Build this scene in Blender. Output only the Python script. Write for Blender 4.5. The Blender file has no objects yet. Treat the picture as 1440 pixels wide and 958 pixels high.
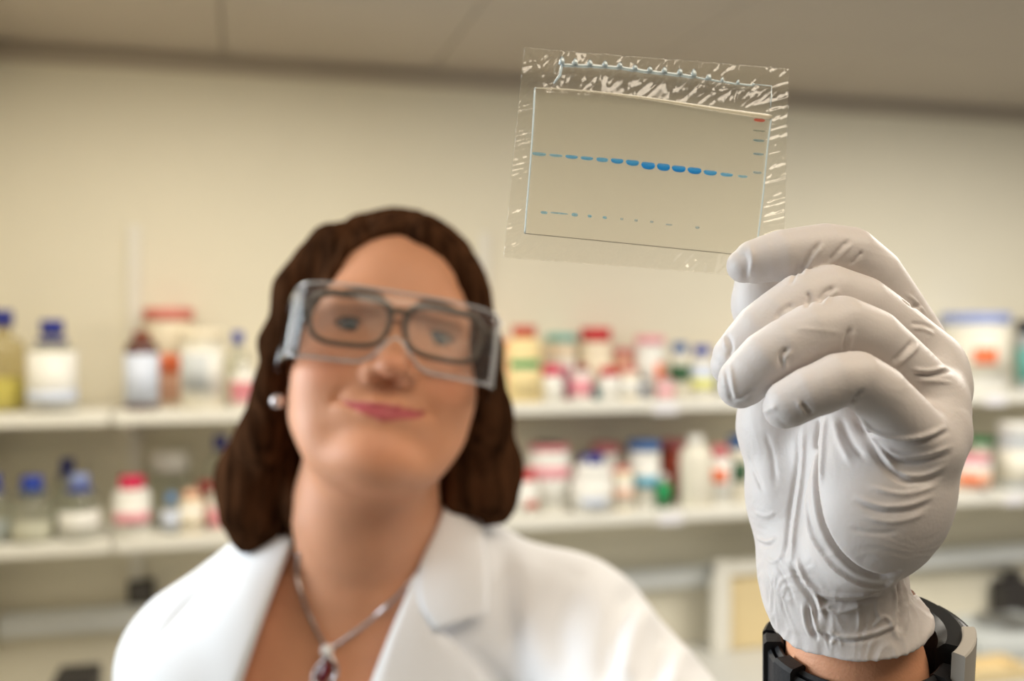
import bpy, bmesh, math, random
import numpy as np
from mathutils import Vector, Matrix

# ---------------------------------------------------------------- camera, world, lights, exposure
scene = bpy.context.scene
FPX = 1400.0
CAM_Z = 1.75
PITCH = math.radians(-1.0)
YAW = math.radians(15.1)          # the camera is turned 15 degrees off the back wall's normal
CY, SY = math.cos(YAW), math.sin(YAW)


def W(x, y, z):
    """from metres right of / ahead of the camera and height to room coordinates"""
    return (x * CY + y * SY, -x * SY + y * CY, z)


cam_data = bpy.data.cameras.new('camera')
cam_data.lens = 35.0
cam_data.sensor_width = 36.0
cam_data.clip_start = 0.02
cam_data.dof.use_dof = True
cam_data.dof.focus_distance = 0.358
cam_data.dof.aperture_fstop = 5.4
cam = bpy.data.objects.new('camera', cam_data)
scene.collection.objects.link(cam)
cam.location = (0, 0, CAM_Z)
cam.rotation_euler = (math.radians(90) + PITCH, 0, -YAW)
scene.camera = cam

world = bpy.data.worlds.new('room_ambience')
scene.world = world
world.use_nodes = True
world.node_tree.nodes['Background'].inputs[0].default_value = (1.0, 0.86, 0.68, 1)
world.node_tree.nodes['Background'].inputs[1].default_value = 0.12

scene.view_settings.view_transform = 'Standard'
scene.view_settings.look = 'None'
scene.view_settings.exposure = 0.0
scene.view_settings.gamma = 1.0
scene.view_settings.use_curve_mapping = False
scene.cycles.transparent_max_bounces = 32


def area_light(name, loc, target, sx, sy, power, col):
    d = bpy.data.lights.new(name, 'AREA')
    d.shape = 'RECTANGLE'
    d.size, d.size_y = sx, sy
    d.energy = power
    d.color = col
    o = bpy.data.objects.new(name, d)
    scene.collection.objects.link(o)
    o.location = W(*loc)
    o.rotation_euler = (Vector(W(*target)) - Vector(W(*loc))).to_track_quat('-Z', 'Y').to_euler()
    return o


# daylight from tall windows on the left of the room, two ceiling panels, and an added overhead fill
area_light('window_daylight', (-2.1, 0.70, 1.95), (0.0, 0.6, 1.6), 1.7, 1.5, 76, (0.84, 0.93, 1.0))
area_light('ceiling_or_fill_panel', (-0.5, 1.75, 2.50), (-0.5, 1.75, 0.0), 1.2, 0.6, 23, (1.0, 0.93, 0.81))
area_light('ceiling_or_fill_panel', (1.8, 2.0, 2.50), (1.8, 2.0, 0.0), 1.2, 0.6, 50, (1.0, 0.95, 0.87))
area_light('ceiling_or_fill_panel', (0.55, 0.05, 2.50), (0.55, 0.05, 0.0), 1.2, 0.6, 11.8, (1.0, 0.87, 0.70))  # added overhead panel: warm fill for the finger tops and coat

# ---------------------------------------------------------------- basic helpers
CP, SP = math.cos(PITCH), math.sin(PITCH)


def P(px, py, d):
    """world point that stands d metres in front of the camera at photo pixel (px, py)"""
    x = (px - 720.0) / FPX * d
    y = (479.0 - py) / FPX * d
    return np.array(W(x, d * CP - y * SP, CAM_Z + d * SP + y * CP), dtype=np.float64)


def ray(px, py):
    a = P(px, py, 1.0) - np.array([0, 0, CAM_Z])
    return a


def srgb(r, g, b):
    def f(c):
        c /= 255.0
        return c / 12.92 if c <= 0.04045 else ((c + 0.055) / 1.055) ** 2.4
    return (f(r), f(g), f(b))


MATS = {}


def mat(name, col, rough=0.5, metal=0.0, trans=0.0, ior=1.45, var=0.0, vscale=20.0, bump=0.0, bscale=80.0,
        sss=0.0, spec=0.5, alpha=1.0, coat=0.0, stretch=None, col2=None, sheen=0.0):
    """principled material with procedural colour variation and bump"""
    if name in MATS:
        return MATS[name]
    m = bpy.data.materials.new(name)
    m.use_nodes = True
    nt = m.node_tree
    b = nt.nodes['Principled BSDF']
    b.inputs['Roughness'].default_value = rough
    b.inputs['Metallic'].default_value = metal
    b.inputs['IOR'].default_value = ior
    b.inputs['Transmission Weight'].default_value = trans
    b.inputs['Specular IOR Level'].default_value = spec
    b.inputs['Alpha'].default_value = alpha
    b.inputs['Coat Weight'].default_value = coat
    b.inputs['Sheen Weight'].default_value = sheen
    if sss:
        b.inputs['Subsurface Weight'].default_value = sss
        b.inputs['Subsurface Radius'].default_value = (0.6, 0.25, 0.12)
        b.inputs['Subsurface Scale'].default_value = 0.01
    tc = nt.nodes.new('ShaderNodeTexCoord')
    src = tc.outputs['Object']
    if stretch:
        mp = nt.nodes.new('ShaderNodeMapping')
        mp.inputs['Scale'].default_value = stretch
        nt.links.new(src, mp.inputs['Vector'])
        src = mp.outputs['Vector']
    nz = nt.nodes.new('ShaderNodeTexNoise')
    nz.inputs['Scale'].default_value = vscale
    nz.inputs['Detail'].default_value = 4
    nt.links.new(src, nz.inputs['Vector'])
    ramp = nt.nodes.new('ShaderNodeValToRGB')
    c2 = col2 if col2 else tuple(min(1, c * (1 + var)) for c in col)
    c1 = col if col2 else tuple(c * (1 - var) for c in col)
    ramp.color_ramp.elements[0].position = 0.3
    ramp.color_ramp.elements[1].position = 0.7
    ramp.color_ramp.elements[0].color = (*c1, 1)
    ramp.color_ramp.elements[1].color = (*c2, 1)
    nt.links.new(nz.outputs['Fac'], ramp.inputs['Fac'])
    nt.links.new(ramp.outputs['Color'], b.inputs['Base Color'])
    if bump:
        n2 = nt.nodes.new('ShaderNodeTexNoise')
        n2.inputs['Scale'].default_value = bscale
        n2.inputs['Detail'].default_value = 3
        nt.links.new(src, n2.inputs['Vector'])
        bp = nt.nodes.new('ShaderNodeBump')
        bp.inputs['Strength'].default_value = bump
        bp.inputs['Distance'].default_value = 0.002
        nt.links.new(n2.outputs['Fac'], bp.inputs['Height'])
        nt.links.new(bp.outputs['Normal'], b.inputs['Normal'])
    MATS[name] = m
    return m


def clear_mat(name, tint=(1, 1, 1), gloss=0.06, rough=0.05, haze=0.0, hazecol=(0.9, 0.9, 0.9), bump=0.0, bscale=60.0):
    """thin clear plastic: straight-through transparency, a fresnel sheen and a little milky haze"""
    if name in MATS:
        return MATS[name]
    m = bpy.data.materials.new(name)
    m.use_nodes = True
    nt = m.node_tree
    for n in list(nt.nodes):
        nt.nodes.remove(n)
    out = nt.nodes.new('ShaderNodeOutputMaterial')
    tr = nt.nodes.new('ShaderNodeBsdfTransparent')
    tr.inputs[0].default_value = (*tint, 1)
    gl = nt.nodes.new('ShaderNodeBsdfGlossy')
    gl.inputs['Roughness'].default_value = rough
    di = nt.nodes.new('ShaderNodeBsdfDiffuse')
    di.inputs[0].default_value = (*hazecol, 1)
    tl = nt.nodes.new('ShaderNodeBsdfTranslucent')
    tl.inputs[0].default_value = (*hazecol, 1)
    dm = nt.nodes.new('ShaderNodeMixShader')
    nt.links.new(di.outputs[0], dm.inputs[1])
    nt.links.new(tl.outputs[0], dm.inputs[2])
    hm = nt.nodes.new('ShaderNodeMixShader')
    hm.inputs[0].default_value = haze
    nt.links.new(tr.outputs[0], hm.inputs[1])
    nt.links.new(dm.outputs[0], hm.inputs[2])
    fr = nt.nodes.new('ShaderNodeFresnel')
    # thin wall: the same reflectance from either side of the sheet
    ge = nt.nodes.new('ShaderNodeNewGeometry')
    io = nt.nodes.new('ShaderNodeMapRange')
    io.inputs['To Min'].default_value = 1.45
    io.inputs['To Max'].default_value = 1 / 1.45
    nt.links.new(ge.outputs['Backfacing'], io.inputs['Value'])
    nt.links.new(io.outputs[0], fr.inputs['IOR'])
    mul = nt.nodes.new('ShaderNodeMath')
    mul.operation = 'MULTIPLY'
    mul.inputs[1].default_value = gloss / 0.034
    mul.use_clamp = True
    nt.links.new(fr.outputs[0], mul.inputs[0])
    mx = nt.nodes.new('ShaderNodeMixShader')
    nt.links.new(mul.outputs[0], mx.inputs[0])
    nt.links.new(hm.outputs[0], mx.inputs[1])
    nt.links.new(gl.outputs[0], mx.inputs[2])
    nt.links.new(mx.outputs[0], out.inputs[0])
    if bump:
        tc = nt.nodes.new('ShaderNodeTexCoord')
        n2 = nt.nodes.new('ShaderNodeTexNoise')
        n2.inputs['Scale'].default_value = bscale
        nt.links.new(tc.outputs['Object'], n2.inputs['Vector'])
        bp = nt.nodes.new('ShaderNodeBump')
        bp.inputs['Strength'].default_value = bump
        bp.inputs['Distance'].default_value = 0.001
        nt.links.new(n2.outputs['Fac'], bp.inputs['Height'])
        nt.links.new(bp.outputs['Normal'], gl.inputs['Normal'])
    MATS[name] = m
    return m


def link(o, parent=None):
    scene.collection.objects.link(o)
    if parent:
        o.parent = parent
        o.matrix_parent_inverse = Matrix.Identity(4)
        # geometry is given in world space: undo the parent's place
        o.matrix_parent_inverse = parent.matrix_basis.inverted()
    return o


def mesh_obj(name, verts, faces, m, parent=None, smooth=True, origin=None):
    me = bpy.data.meshes.new(name)
    verts = np.asarray(verts, dtype=np.float64)
    org = np.array(origin if origin is not None else (0, 0, 0), dtype=np.float64)
    me.from_pydata([tuple(v) for v in (verts - org)], [], [tuple(int(i) for i in f) for f in faces])
    me.update()
    if smooth:
        me.shade_smooth()
    if m:
        me.materials.append(m)
    o = bpy.data.objects.new(name, me)
    o.location = org
    return link(o, parent)


def big_mesh(name, V, Q, m, parent=None):
    """fast quad mesh from numpy arrays"""
    me = bpy.data.meshes.new(name)
    me.vertices.add(len(V))
    me.vertices.foreach_set('co', np.ascontiguousarray(V, dtype=np.float32).ravel())
    me.loops.add(len(Q) * 4)
    me.loops.foreach_set('vertex_index', np.ascontiguousarray(Q, dtype=np.int32).ravel())
    me.polygons.add(len(Q))
    me.polygons.foreach_set('loop_start', np.arange(0, len(Q) * 4, 4, dtype=np.int32))
    me.update(calc_edges=True)
    me.validate()
    me.shade_smooth()
    if m:
        me.materials.append(m)
    o = bpy.data.objects.new(name, me)
    return link(o, parent)


def bm_obj(name, bm, m, parent=None, smooth=False, recalc=True):
    if recalc:
        bmesh.ops.recalc_face_normals(bm, faces=bm.faces)
    me = bpy.data.meshes.new(name)
    bm.to_mesh(me)
    bm.free()
    if smooth:
        me.shade_smooth()
    if m:
        me.materials.append(m)
    o = bpy.data.objects.new(name, me)
    return link(o, parent)


def tag(o, label, cat, group=None, kind=None):
    if label:
        o['label'] = label
    if cat:
        o['category'] = cat
    if group:
        o['group'] = group
    if kind:
        o['kind'] = kind
    return o


def thing(name, loc, label, cat, group=None):
    o = bpy.data.objects.new(name, None)
    o.empty_display_size = 0.02
    o.location = tuple(float(c) for c in loc)
    scene.collection.objects.link(o)
    return tag(o, label, cat, group)


def box_bm(sx, sy, sz, M=None, bevel=0.0, seg=2):
    bm = bmesh.new()
    bmesh.ops.create_cube(bm, size=1.0)
    bmesh.ops.scale(bm, vec=(sx, sy, sz), verts=bm.verts)
    if bevel:
        bmesh.ops.bevel(bm, geom=list(bm.edges), offset=bevel, segments=seg, affect='EDGES', profile=0.5)
    if M is not None:
        bmesh.ops.transform(bm, matrix=M, verts=bm.verts)
    return bm


def tube_geo(pts, rad, seg=10, closed=False, squash=None):
    """tube along a polyline; rad number or list. Returns verts, faces"""
    pts = np.asarray(pts, dtype=np.float64)
    n = len(pts)
    rad = np.full(n, rad) if np.isscalar(rad) else np.asarray(rad)
    T = np.gradient(pts, axis=0) if not closed else (np.roll(pts, -1, 0) - np.roll(pts, 1, 0))
    T /= np.linalg.norm(T, axis=1)[:, None] + 1e-12
    up = np.array([0.0, 0.0, 1.0])
    if abs(T[0] @ up) > 0.9:
        up = np.array([1.0, 0, 0])
    N = up - T[0] * (up @ T[0])
    N /= np.linalg.norm(N)
    V = []
    for i in range(n):
        N = N - T[i] * (N @ T[i])
        N /= np.linalg.norm(N) + 1e-12
        B = np.cross(T[i], N)
        for k in range(seg):
            a = 2 * math.pi * k / seg
            V.append(pts[i] + rad[i] * (math.cos(a) * N + math.sin(a) * B))
    F = []
    m = n if closed else n - 1
    for i in range(m):
        j = (i + 1) % n
        for k in range(seg):
            l = (k + 1) % seg
            F.append((i * seg + k, i * seg + l, j * seg + l, j * seg + k))
    if not closed:
        F.append(tuple(range(seg))[::-1])
        F.append(tuple((n - 1) * seg + k for k in range(seg)))
    return V, F


def tube(name, pts, rad, m, parent=None, seg=10, closed=False):
    V, F = tube_geo(pts, rad, seg, closed)
    return mesh_obj(name, V, F, m, parent)


def spline(pts, n=40, closed=False):
    """Catmull-Rom through pts"""
    p = np.asarray(pts, dtype=np.float64)
    if closed:
        q = np.vstack([p[-1:], p, p[:2]])
        k = len(p)
    else:
        q = np.vstack([2 * p[0] - p[1], p, 2 * p[-1] - p[-2]])
        k = len(p) - 1
    out = []
    for t in np.linspace(0, k, n, endpoint=not closed):
        i = min(int(t), k - 1)
        u = t - i
        a, b, c, d = q[i], q[i + 1], q[i + 2], q[i + 3]
        out.append(0.5 * (2 * b + (c - a) * u + (2 * a - 5 * b + 4 * c - d) * u * u + (3 * b - a - 3 * c + d) * u ** 3))
    return np.array(out)


def sheet(name, G, thick, m, parent=None, closed_u=False):
    """solid sheet from a grid of points G[i,j]; thickness along the surface normal"""
    G = np.asarray(G, dtype=np.float64)
    a, b = G.shape[:2]
    du = np.gradient(G, axis=0)
    dv = np.gradient(G, axis=1)
    N = np.cross(du, dv)
    N /= np.linalg.norm(N, axis=2)[:, :, None] + 1e-12
    H = G + N * thick
    V = np.vstack([G.reshape(-1, 3), H.reshape(-1, 3)])
    o = a * b
    F = []
    for i in range(a - 1):
        for j in range(b - 1):
            q = (i * b + j, (i + 1) * b + j, (i + 1) * b + j + 1, i * b + j + 1)
            F.append(q[::-1])
            F.append(tuple(o + x for x in q))
    for i in range(a - 1):
        for j in (0, b - 1):
            q = (i * b + j, (i + 1) * b + j, o + (i + 1) * b + j, o + i * b + j)
            F.append(q if j == 0 else q[::-1])
    for j in range(b - 1):
        for i in (0, a - 1):
            q = (i * b + j, i * b + j + 1, o + i * b + j + 1, o + i * b + j)
            F.append(q[::-1] if i == 0 else q)
    bm = bmesh.new()
    vs = [bm.verts.new(tuple(v)) for v in V]
    for f in F:
        bm.faces.new([vs[i] for i in f])
    return bm_obj(name, bm, m, parent, smooth=True)


# ---------------------------------------------------------------- signed distance sculpting
def rcone(p, a, b, r1, r2):
    a = np.asarray(a, dtype=np.float32)
    b = np.asarray(b, dtype=np.float32)
    ba = b - a
    pa = p - a
    t = np.clip(pa @ ba / float(ba @ ba), 0, 1)
    return np.sqrt(((pa - t[:, None] * ba) ** 2).sum(1)) - (r1 + (r2 - r1) * t)


def ellip(p, c, r, R=None):
    q = p - np.asarray(c, dtype=np.float32)
    if R is not None:
        q = q @ np.asarray(R, dtype=np.float32)
    r = np.asarray(r, dtype=np.float32)
    k0 = np.sqrt(((q / r) ** 2).sum(1))
    k1 = np.sqrt(((q / (r * r)) ** 2).sum(1)) + 1e-9
    return k0 * (k0 - 1) / k1


def smin(a, b, k):
    h = np.clip(0.5 + 0.5 * (b - a) / k, 0, 1)
    return b + (a - b) * h - k * h * (1 - h)


def smax(a, b, k):
    return -smin(-a, -b, k)


def chain(p, pts, k=None):
    """round cones along pts [(xyz, r)...]"""
    d = None
    for (a, r1), (b, r2) in zip(pts[:-1], pts[1:]):
        c = rcone(p, a, b, r1, r2)
        d = c if d is None else (smin(d, c, k) if k else np.minimum(d, c))
    return d


def PR(px, py, d, rpx):
    return (P(px, py, d), rpx * d / FPX)


def mesh_sdf(f, lo, hi, h, B=8, slack=1.1):
    """naive surface nets over a block-sparse grid"""
    lo = np.asarray(lo, dtype=np.float32)
    nb = np.ceil((np.asarray(hi) - lo) / (h * B)).astype(int)
    n = nb * B
    cx = [lo[i] + (np.arange(nb[i], dtype=np.float32) + 0.5) * B * h - 0.5 * h for i in range(3)]
    C = np.stack(np.meshgrid(*cx, indexing='ij'), -1).reshape(-1, 3)
    cv = np.concatenate([f(C[i:i + 400000]) for i in range(0, len(C), 400000)])
    G = np.empty(n, dtype=np.float32)
    Gb = G.reshape(nb[0], B, nb[1], B, nb[2], B)
    Gb[:] = cv.reshape(nb)[:, None, :, None, :, None]
    act = np.where(np.abs(cv) < B * h * 0.9 * slack)[0]
    off = (np.stack(np.meshgrid(*[np.arange(B)] * 3, indexing='ij'), -1).reshape(-1, 3) * h).astype(np.float32)
    bi = np.stack(np.unravel_index(act, nb), -1)
    step = 1200
    for s in range(0, len(act), step):
        bb = bi[s:s + step]
        pts = (lo + bb.astype(np.float32) * B * h)[:, None, :] + off[None]
        v = f(pts.reshape(-1, 3)).reshape(len(bb), B, B, B)
        Gb[bb[:, 0], :, bb[:, 1], :, bb[:, 2], :] = v
    ins = G < 0
    cnt = np.zeros(np.array(n) - 1, dtype=np.int8)
    for dx in (0, 1):
        for dy in (0, 1):
            for dz in (0, 1):
                cnt += ins[dx:n[0] - 1 + dx, dy:n[1] - 1 + dy, dz:n[2] - 1 + dz]
    cells = np.argwhere((cnt > 0) & (cnt < 8))
    idx = np.full(cnt.shape, -1, dtype=np.int32)
    idx[cells[:, 0], cells[:, 1], cells[:, 2]] = np.arange(len(cells))
    acc = np.zeros((len(cells), 3))
    num = np.zeros(len(cells))
    cor = [(x, y, z) for x in (0, 1) for y in (0, 1) for z in (0, 1)]
    for a in cor:
        for ax in range(3):
            if a[ax]:
                continue
            b = list(a)
            b[ax] = 1
            va = G[cells[:, 0] + a[0], cells[:, 1] + a[1], cells[:, 2] + a[2]]
            vb = G[cells[:, 0] + b[0], cells[:, 1] + b[1], cells[:, 2] + b[2]]
            x = (va < 0) != (vb < 0)
            t = np.where(x, va / np.where(x, va - vb, 1), 0)
            q = np.repeat(np.array(a, dtype=float)[None], len(cells), 0)
            q[:, ax] += t
            acc[x] += q[x]
            num[x] += 1
    V = lo + (cells + acc / num[:, None]) * h
    Q = []
    for ax in range(3):
        sl0 = [slice(None)] * 3
        sl1 = [slice(None)] * 3
        sl0[ax] = slice(0, -1)
        sl1[ax] = slice(1, None)
        A, Bv = ins[tuple(sl0)], ins[tuple(sl1)]
        e = np.argwhere(A != Bv)
        o1, o2 = (ax + 1) % 3, (ax + 2) % 3
        ok = (e[:, o1] > 0) & (e[:, o2] > 0) & (e[:, o1] < n[o1] - 1) & (e[:, o2] < n[o2] - 1)
        e = e[ok]
        c = []
        for s1, s2 in ((1, 1), (0, 1), (0, 0), (1, 0)):
            g = e.copy()
            g[:, o1] -= s1
            g[:, o2] -= s2
            c.append(idx[g[:, 0], g[:, 1], g[:, 2]])
        c = np.stack(c, 1)
        fl = ~A[e[:, 0], e[:, 1], e[:, 2]]
        c[fl] = c[fl][:, ::-1]
        Q.append(c[(c >= 0).all(1)])
    return V, np.vstack(Q)


def vnormals(V, Q):
    a, b, c, d = V[Q[:, 0]], V[Q[:, 1]], V[Q[:, 2]], V[Q[:, 3]]
    fn = np.cross(c - a, d - b)
    N = np.zeros_like(V)
    for k in range(4):
        np.add.at(N, Q[:, k], fn)
    return N / (np.linalg.norm(N, axis=1)[:, None] + 1e-12)


def relax(V, Q, it=2, w=0.5):
    for _ in range(it):
        S = np.zeros_like(V)
        c = np.zeros(len(V))
        for k in range(4):
            np.add.at(S, Q[:, k], V[Q[:, (k + 1) % 4]] + V[Q[:, (k - 1) % 4]])
            np.add.at(c, Q[:, k], 2)
        V = V + w * (S / c[:, None] - V)
    return V


def hit(f, px, py, d0=0.2, d1=1.3):
    """depth at which the view line through (px, py) first meets the sculpt f (used to lay seams on it)"""
    r = ray(px, py)
    L = np.linalg.norm(r)
    t = d0
    for _ in range(120):
        q = np.array([[0, 0, CAM_Z]]) + r * t
        v = float(f(q.astype(np.float32))[0])
        if v < 2e-4:
            break
        t += 0.7 * v / L
        if t > d1:
            return None
    return q[0]


def hits(f, pts, d0=0.2, d1=1.3):
    pts = np.asarray(pts, dtype=np.float64)
    R = np.array([ray(x, y) for x, y in pts])
    L = np.linalg.norm(R, axis=1)
    t = np.full(len(pts), d0)
    for _ in range(90):
        q = np.array([[0, 0, CAM_Z]]) + R * t[:, None]
        v = f(q.astype(np.float32))
        t = np.minimum(t + np.where(v > 2e-4, 0.7 * v / L, 0), d1)
    return np.array([[0, 0, CAM_Z]]) + R * t[:, None]


def vnoise(p, seed=0):
    """value noise in -1..1"""
    p = np.asarray(p, dtype=np.float64)
    i = np.floor(p).astype(np.int64)
    f = p - i
    f = f * f * (3 - 2 * f)
    def hsh(x, y, z):
        n = (x * 374761393 + y * 668265263 + z * 2147483647 + seed * 974711) & 0x7fffffff
        n = ((n ^ (n >> 13)) * 1274126177) & 0x7fffffff
        n = n ^ (n >> 16)
        return (n & 0xffff) / 32767.5 - 1
    r = 0
    for dx in (0, 1):
        for dy in (0, 1):
            for dz in (0, 1):
                w = (f[:, 0] if dx else 1 - f[:, 0]) * (f[:, 1] if dy else 1 - f[:, 1]) * (f[:, 2] if dz else 1 - f[:, 2])
                r = r + w * hsh(i[:, 0] + dx, i[:, 1] + dy, i[:, 2] + dz)
    return r


def seg_dist(V, poly):
    """distance of points to a 3D polyline, with the parameter 0..1 along it"""
    best = np.full(len(V), 1e9)
    par = np.zeros(len(V))
    n = len(poly) - 1
    for i in range(n):
        a, b = poly[i], poly[i + 1]
        ba = b - a
        t = np.clip((V - a) @ ba / (ba @ ba + 1e-12), 0, 1)
        d = np.linalg.norm(V - a - t[:, None] * ba, axis=1)
        m = d < best
        best[m] = d[m]
        par[m] = (i + t[m]) / n
    return best, par


def crease(V, N, poly, amp, w, taper=True):
    """push a soft groove (amp<0) or ridge (amp>0) into the surface along a 3D polyline"""
    lo, hi = poly.min(0) - 3 * w, poly.max(0) + 3 * w
    m = np.where(((V > lo) & (V < hi)).all(1))[0]
    if not len(m):
        return
    d, t = seg_dist(V[m], poly)
    k = amp * np.exp(-(d / w) ** 2)
    if taper:
        k *= np.clip(np.minimum(t, 1 - t) * 5 + 0.25, 0, 1)
    V[m] += N[m] * k[:, None]

# ---------------------------------------------------------------- the room (its back wall recedes 15 degrees to the right)
ANG = math.radians(15.1)
CA, SA = math.cos(ANG), math.sin(ANG)
RM = None
CEIL = CAM_Z + 0.785


def RW(u, v, z):
    return np.array([u, v, z])


def room_box(name, u0, u1, v0, v1, z0, z1, m, parent=None, bevel=0.0):
    c = RW((u0 + u1) / 2, (v0 + v1) / 2, (z0 + z1) / 2)
    bm = box_bm(u1 - u0, v1 - v0, z1 - z0, RM, bevel)
    me = bpy.data.meshes.new(name)
    bmesh.ops.recalc_face_normals(bm, faces=bm.faces)
    bm.to_mesh(me)
    bm.free()
    me.materials.append(m)
    o = bpy.data.objects.new(name, me)
    o.location = tuple(c)
    return link(o, parent)


def plane_t(px, v):
    """depth along the view where pixel column px meets the room plane at v"""
    x = (px - 720) / FPX
    return v / (CA - x * SA)


def px_u(px, v):
    t = plane_t(px, v)
    x = (px - 720) / FPX * t
    return x * CA + t * SA


WALL_V = 2.97
M_wall = mat('cream_wall_paint', srgb(231, 224, 203), 0.75, var=0.015, vscale=3, bump=0.05, bscale=200)
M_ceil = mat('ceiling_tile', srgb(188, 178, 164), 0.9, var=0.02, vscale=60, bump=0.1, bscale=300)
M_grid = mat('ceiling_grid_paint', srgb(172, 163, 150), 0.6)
M_floor = mat('grey_vinyl_floor', srgb(150, 148, 142), 0.5, var=0.05, vscale=30)
M_shelf = mat('white_laminate', srgb(236, 233, 222), 0.4, var=0.01, vscale=8)
M_steel = mat('white_powder_coat', srgb(232, 228, 216), 0.4, var=0.01, vscale=20)
M_strip = mat('taupe_strip_paint', srgb(185, 174, 158), 0.7)  # darker taupe strip along the top of the wall

tag(room_box('wall_back', -0.66, 6.0, WALL_V, WALL_V + 0.12, 0, CEIL, M_wall), 'cream painted back wall behind the chemical shelves', 'wall', kind='structure')
tag(room_box('wall_left', -0.78, -0.655, 1.9, WALL_V, 0, CEIL, M_wall), 'cream side wall meeting the back wall at the picture edge', 'wall', kind='structure')
tag(room_box('floor', -3.5, 6.0, -3.0, WALL_V + 0.12, -0.1, 0, M_floor), 'grey vinyl laboratory floor', 'floor', kind='structure')
tag(room_box('trim_1', -0.655, 6.0, WALL_V - 0.03, WALL_V, CEIL - 0.075, CEIL - 0.03, M_strip), 'taupe strip where wall meets ceiling', 'trim', kind='structure')
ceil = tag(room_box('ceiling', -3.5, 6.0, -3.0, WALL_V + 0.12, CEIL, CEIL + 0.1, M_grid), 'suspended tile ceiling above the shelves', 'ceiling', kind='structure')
tile_me = None
for i in range(-3, 8):
    for j in range(0, 5):
        u0, v1 = i * 0.6 + 0.55, WALL_V - j * 0.6 - 0.005
        if tile_me is None:
            bm = box_bm(0.596, 0.596, 0.03, RM, 0.002, 1)
            tile_me = bpy.data.meshes.new('ceiling_tile')
            bm.to_mesh(tile_me)
            bm.free()
            tile_me.materials.append(M_ceil)
        o = bpy.data.objects.new('ceiling_tile', tile_me)
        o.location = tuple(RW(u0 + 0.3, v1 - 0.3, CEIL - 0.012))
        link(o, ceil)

# shelves
SH_TOP = CAM_Z - 0.226
SH_LOW = CAM_Z - 0.553
SH_T = 0.033
V0, V1 = 2.70, 2.952
u_cut = px_u(155, V0)
for zz, wh in ((SH_TOP, 'upper'), (SH_LOW, 'lower')):
    for u0, u1, where in ((-0.64, u_cut - 0.004, 'end board nearest the side wall'), (u_cut + 0.004, 1.62, 'long middle board'),
                          (1.628, 3.6, 'far board beyond the gloved hand')):
        b = room_box('shelf_board', u0, u1, V0, V1, zz - SH_T, zz, M_shelf, bevel=0.003)
        tag(b, 'white laminate %s shelf, %s' % (wh, where), 'shelf')
for px, wh in ((190, 'left of the woman'), (680, 'just right of her head'), (1120, 'behind the raised hand')):
    u = px_u(px, WALL_V) if px < 1000 else 1.71
    rail = thing('shelf_rail', RW(u, WALL_V - 0.01, CAM_Z - 0.72), 'white slotted wall rail carrying the shelves, ' + wh, 'rail')
    room_box('upright', u - 0.017, u + 0.017, WALL_V - 0.016, WALL_V, CAM_Z - 0.72, CAM_Z + 0.275, M_steel, rail, 0.002)
    for zz in (SH_TOP, SH_LOW):
        bm = bmesh.new()
        prof = [(WALL_V - 0.016, -SH_T - 0.001), (V0 + 0.03, -SH_T - 0.001), (V0 + 0.03, -SH_T - 0.012), (WALL_V - 0.016, -SH_T - 0.055)]
        a = [bm.verts.new(tuple(RW(u - 0.006, q[0], zz + q[1]))) for q in prof]
        b = [bm.verts.new(tuple(RW(u + 0.006, q[0], zz + q[1]))) for q in prof]
        bm.faces.new(a)
        bm.faces.new(b[::-1])
        for k in range(4):
            bm.faces.new((a[k], b[k], b[(k + 1) % 4], a[(k + 1) % 4]))
        bm_obj('bracket', bm, M_steel, rail)

# trunking, bench and what stands on it
M_trunk = mat('pale_plastic_trunking', srgb(226, 228, 226), 0.45)
M_dark = mat('dark_plastic', srgb(52, 48, 46), 0.5)
M_beige = mat('beige_board', srgb(226, 205, 158), 0.7, var=0.03, vscale=10)
tr = thing('cable_trunking', RW(0, WALL_V - 0.02, CAM_Z - 0.85), 'pale plastic cable trunking along the wall under the shelves', 'trunking')
room_box('duct', -0.64, 4.5, WALL_V - 0.045, WALL_V, CAM_Z - 0.85, CAM_Z - 0.785, M_trunk, tr, 0.004)
room_box('cover_strip', -0.64, 4.5, WALL_V - 0.051, WALL_V - 0.045, CAM_Z - 0.838, CAM_Z - 0.797, M_trunk, tr, 0.002)
BENCH = CAM_Z - 1.045
M_bench = mat('grey_bench_top', srgb(205, 204, 198), 0.4, var=0.03, vscale=25)
bn = thing('lab_bench', RW(1.2, 2.7, 0), 'pale grey laboratory bench along the back wall', 'bench')
room_box('worktop', -0.64, 4.5, 2.38, WALL_V - 0.002, BENCH - 0.03, BENCH, M_bench, bn, 0.003)
for u in (-0.6, 1.2, 2.9, 4.4):
    room_box('leg', u - 0.025, u + 0.025, 2.45, 2.5, 0, BENCH - 0.03, M_steel, bn)
    room_box('leg', u - 0.025, u + 0.025, 2.88, 2.93, 0, BENCH - 0.03, M_steel, bn)
fb = thing('framed_board', RW(px_u(1020, 2.86), 2.86, BENCH), 'beige board in a white frame standing on the bench behind the hand', 'board')
ub = px_u(1003, 2.86)
room_box('panel', ub + 0.02, ub + 0.40, 2.862, 2.874, BENCH + 0.005, CAM_Z - 0.79, M_beige, fb)
for uu in (ub, ub + 0.36):
    room_box('stile', uu, uu + 0.058, 2.845, 2.88, BENCH, CAM_Z - 0.75, M_steel, fb, 0.003)
room_box('top_rail', ub, ub + 0.418, 2.846, 2.879, CAM_Z - 0.80, CAM_Z - 0.755, M_steel, fb, 0.003)
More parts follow.
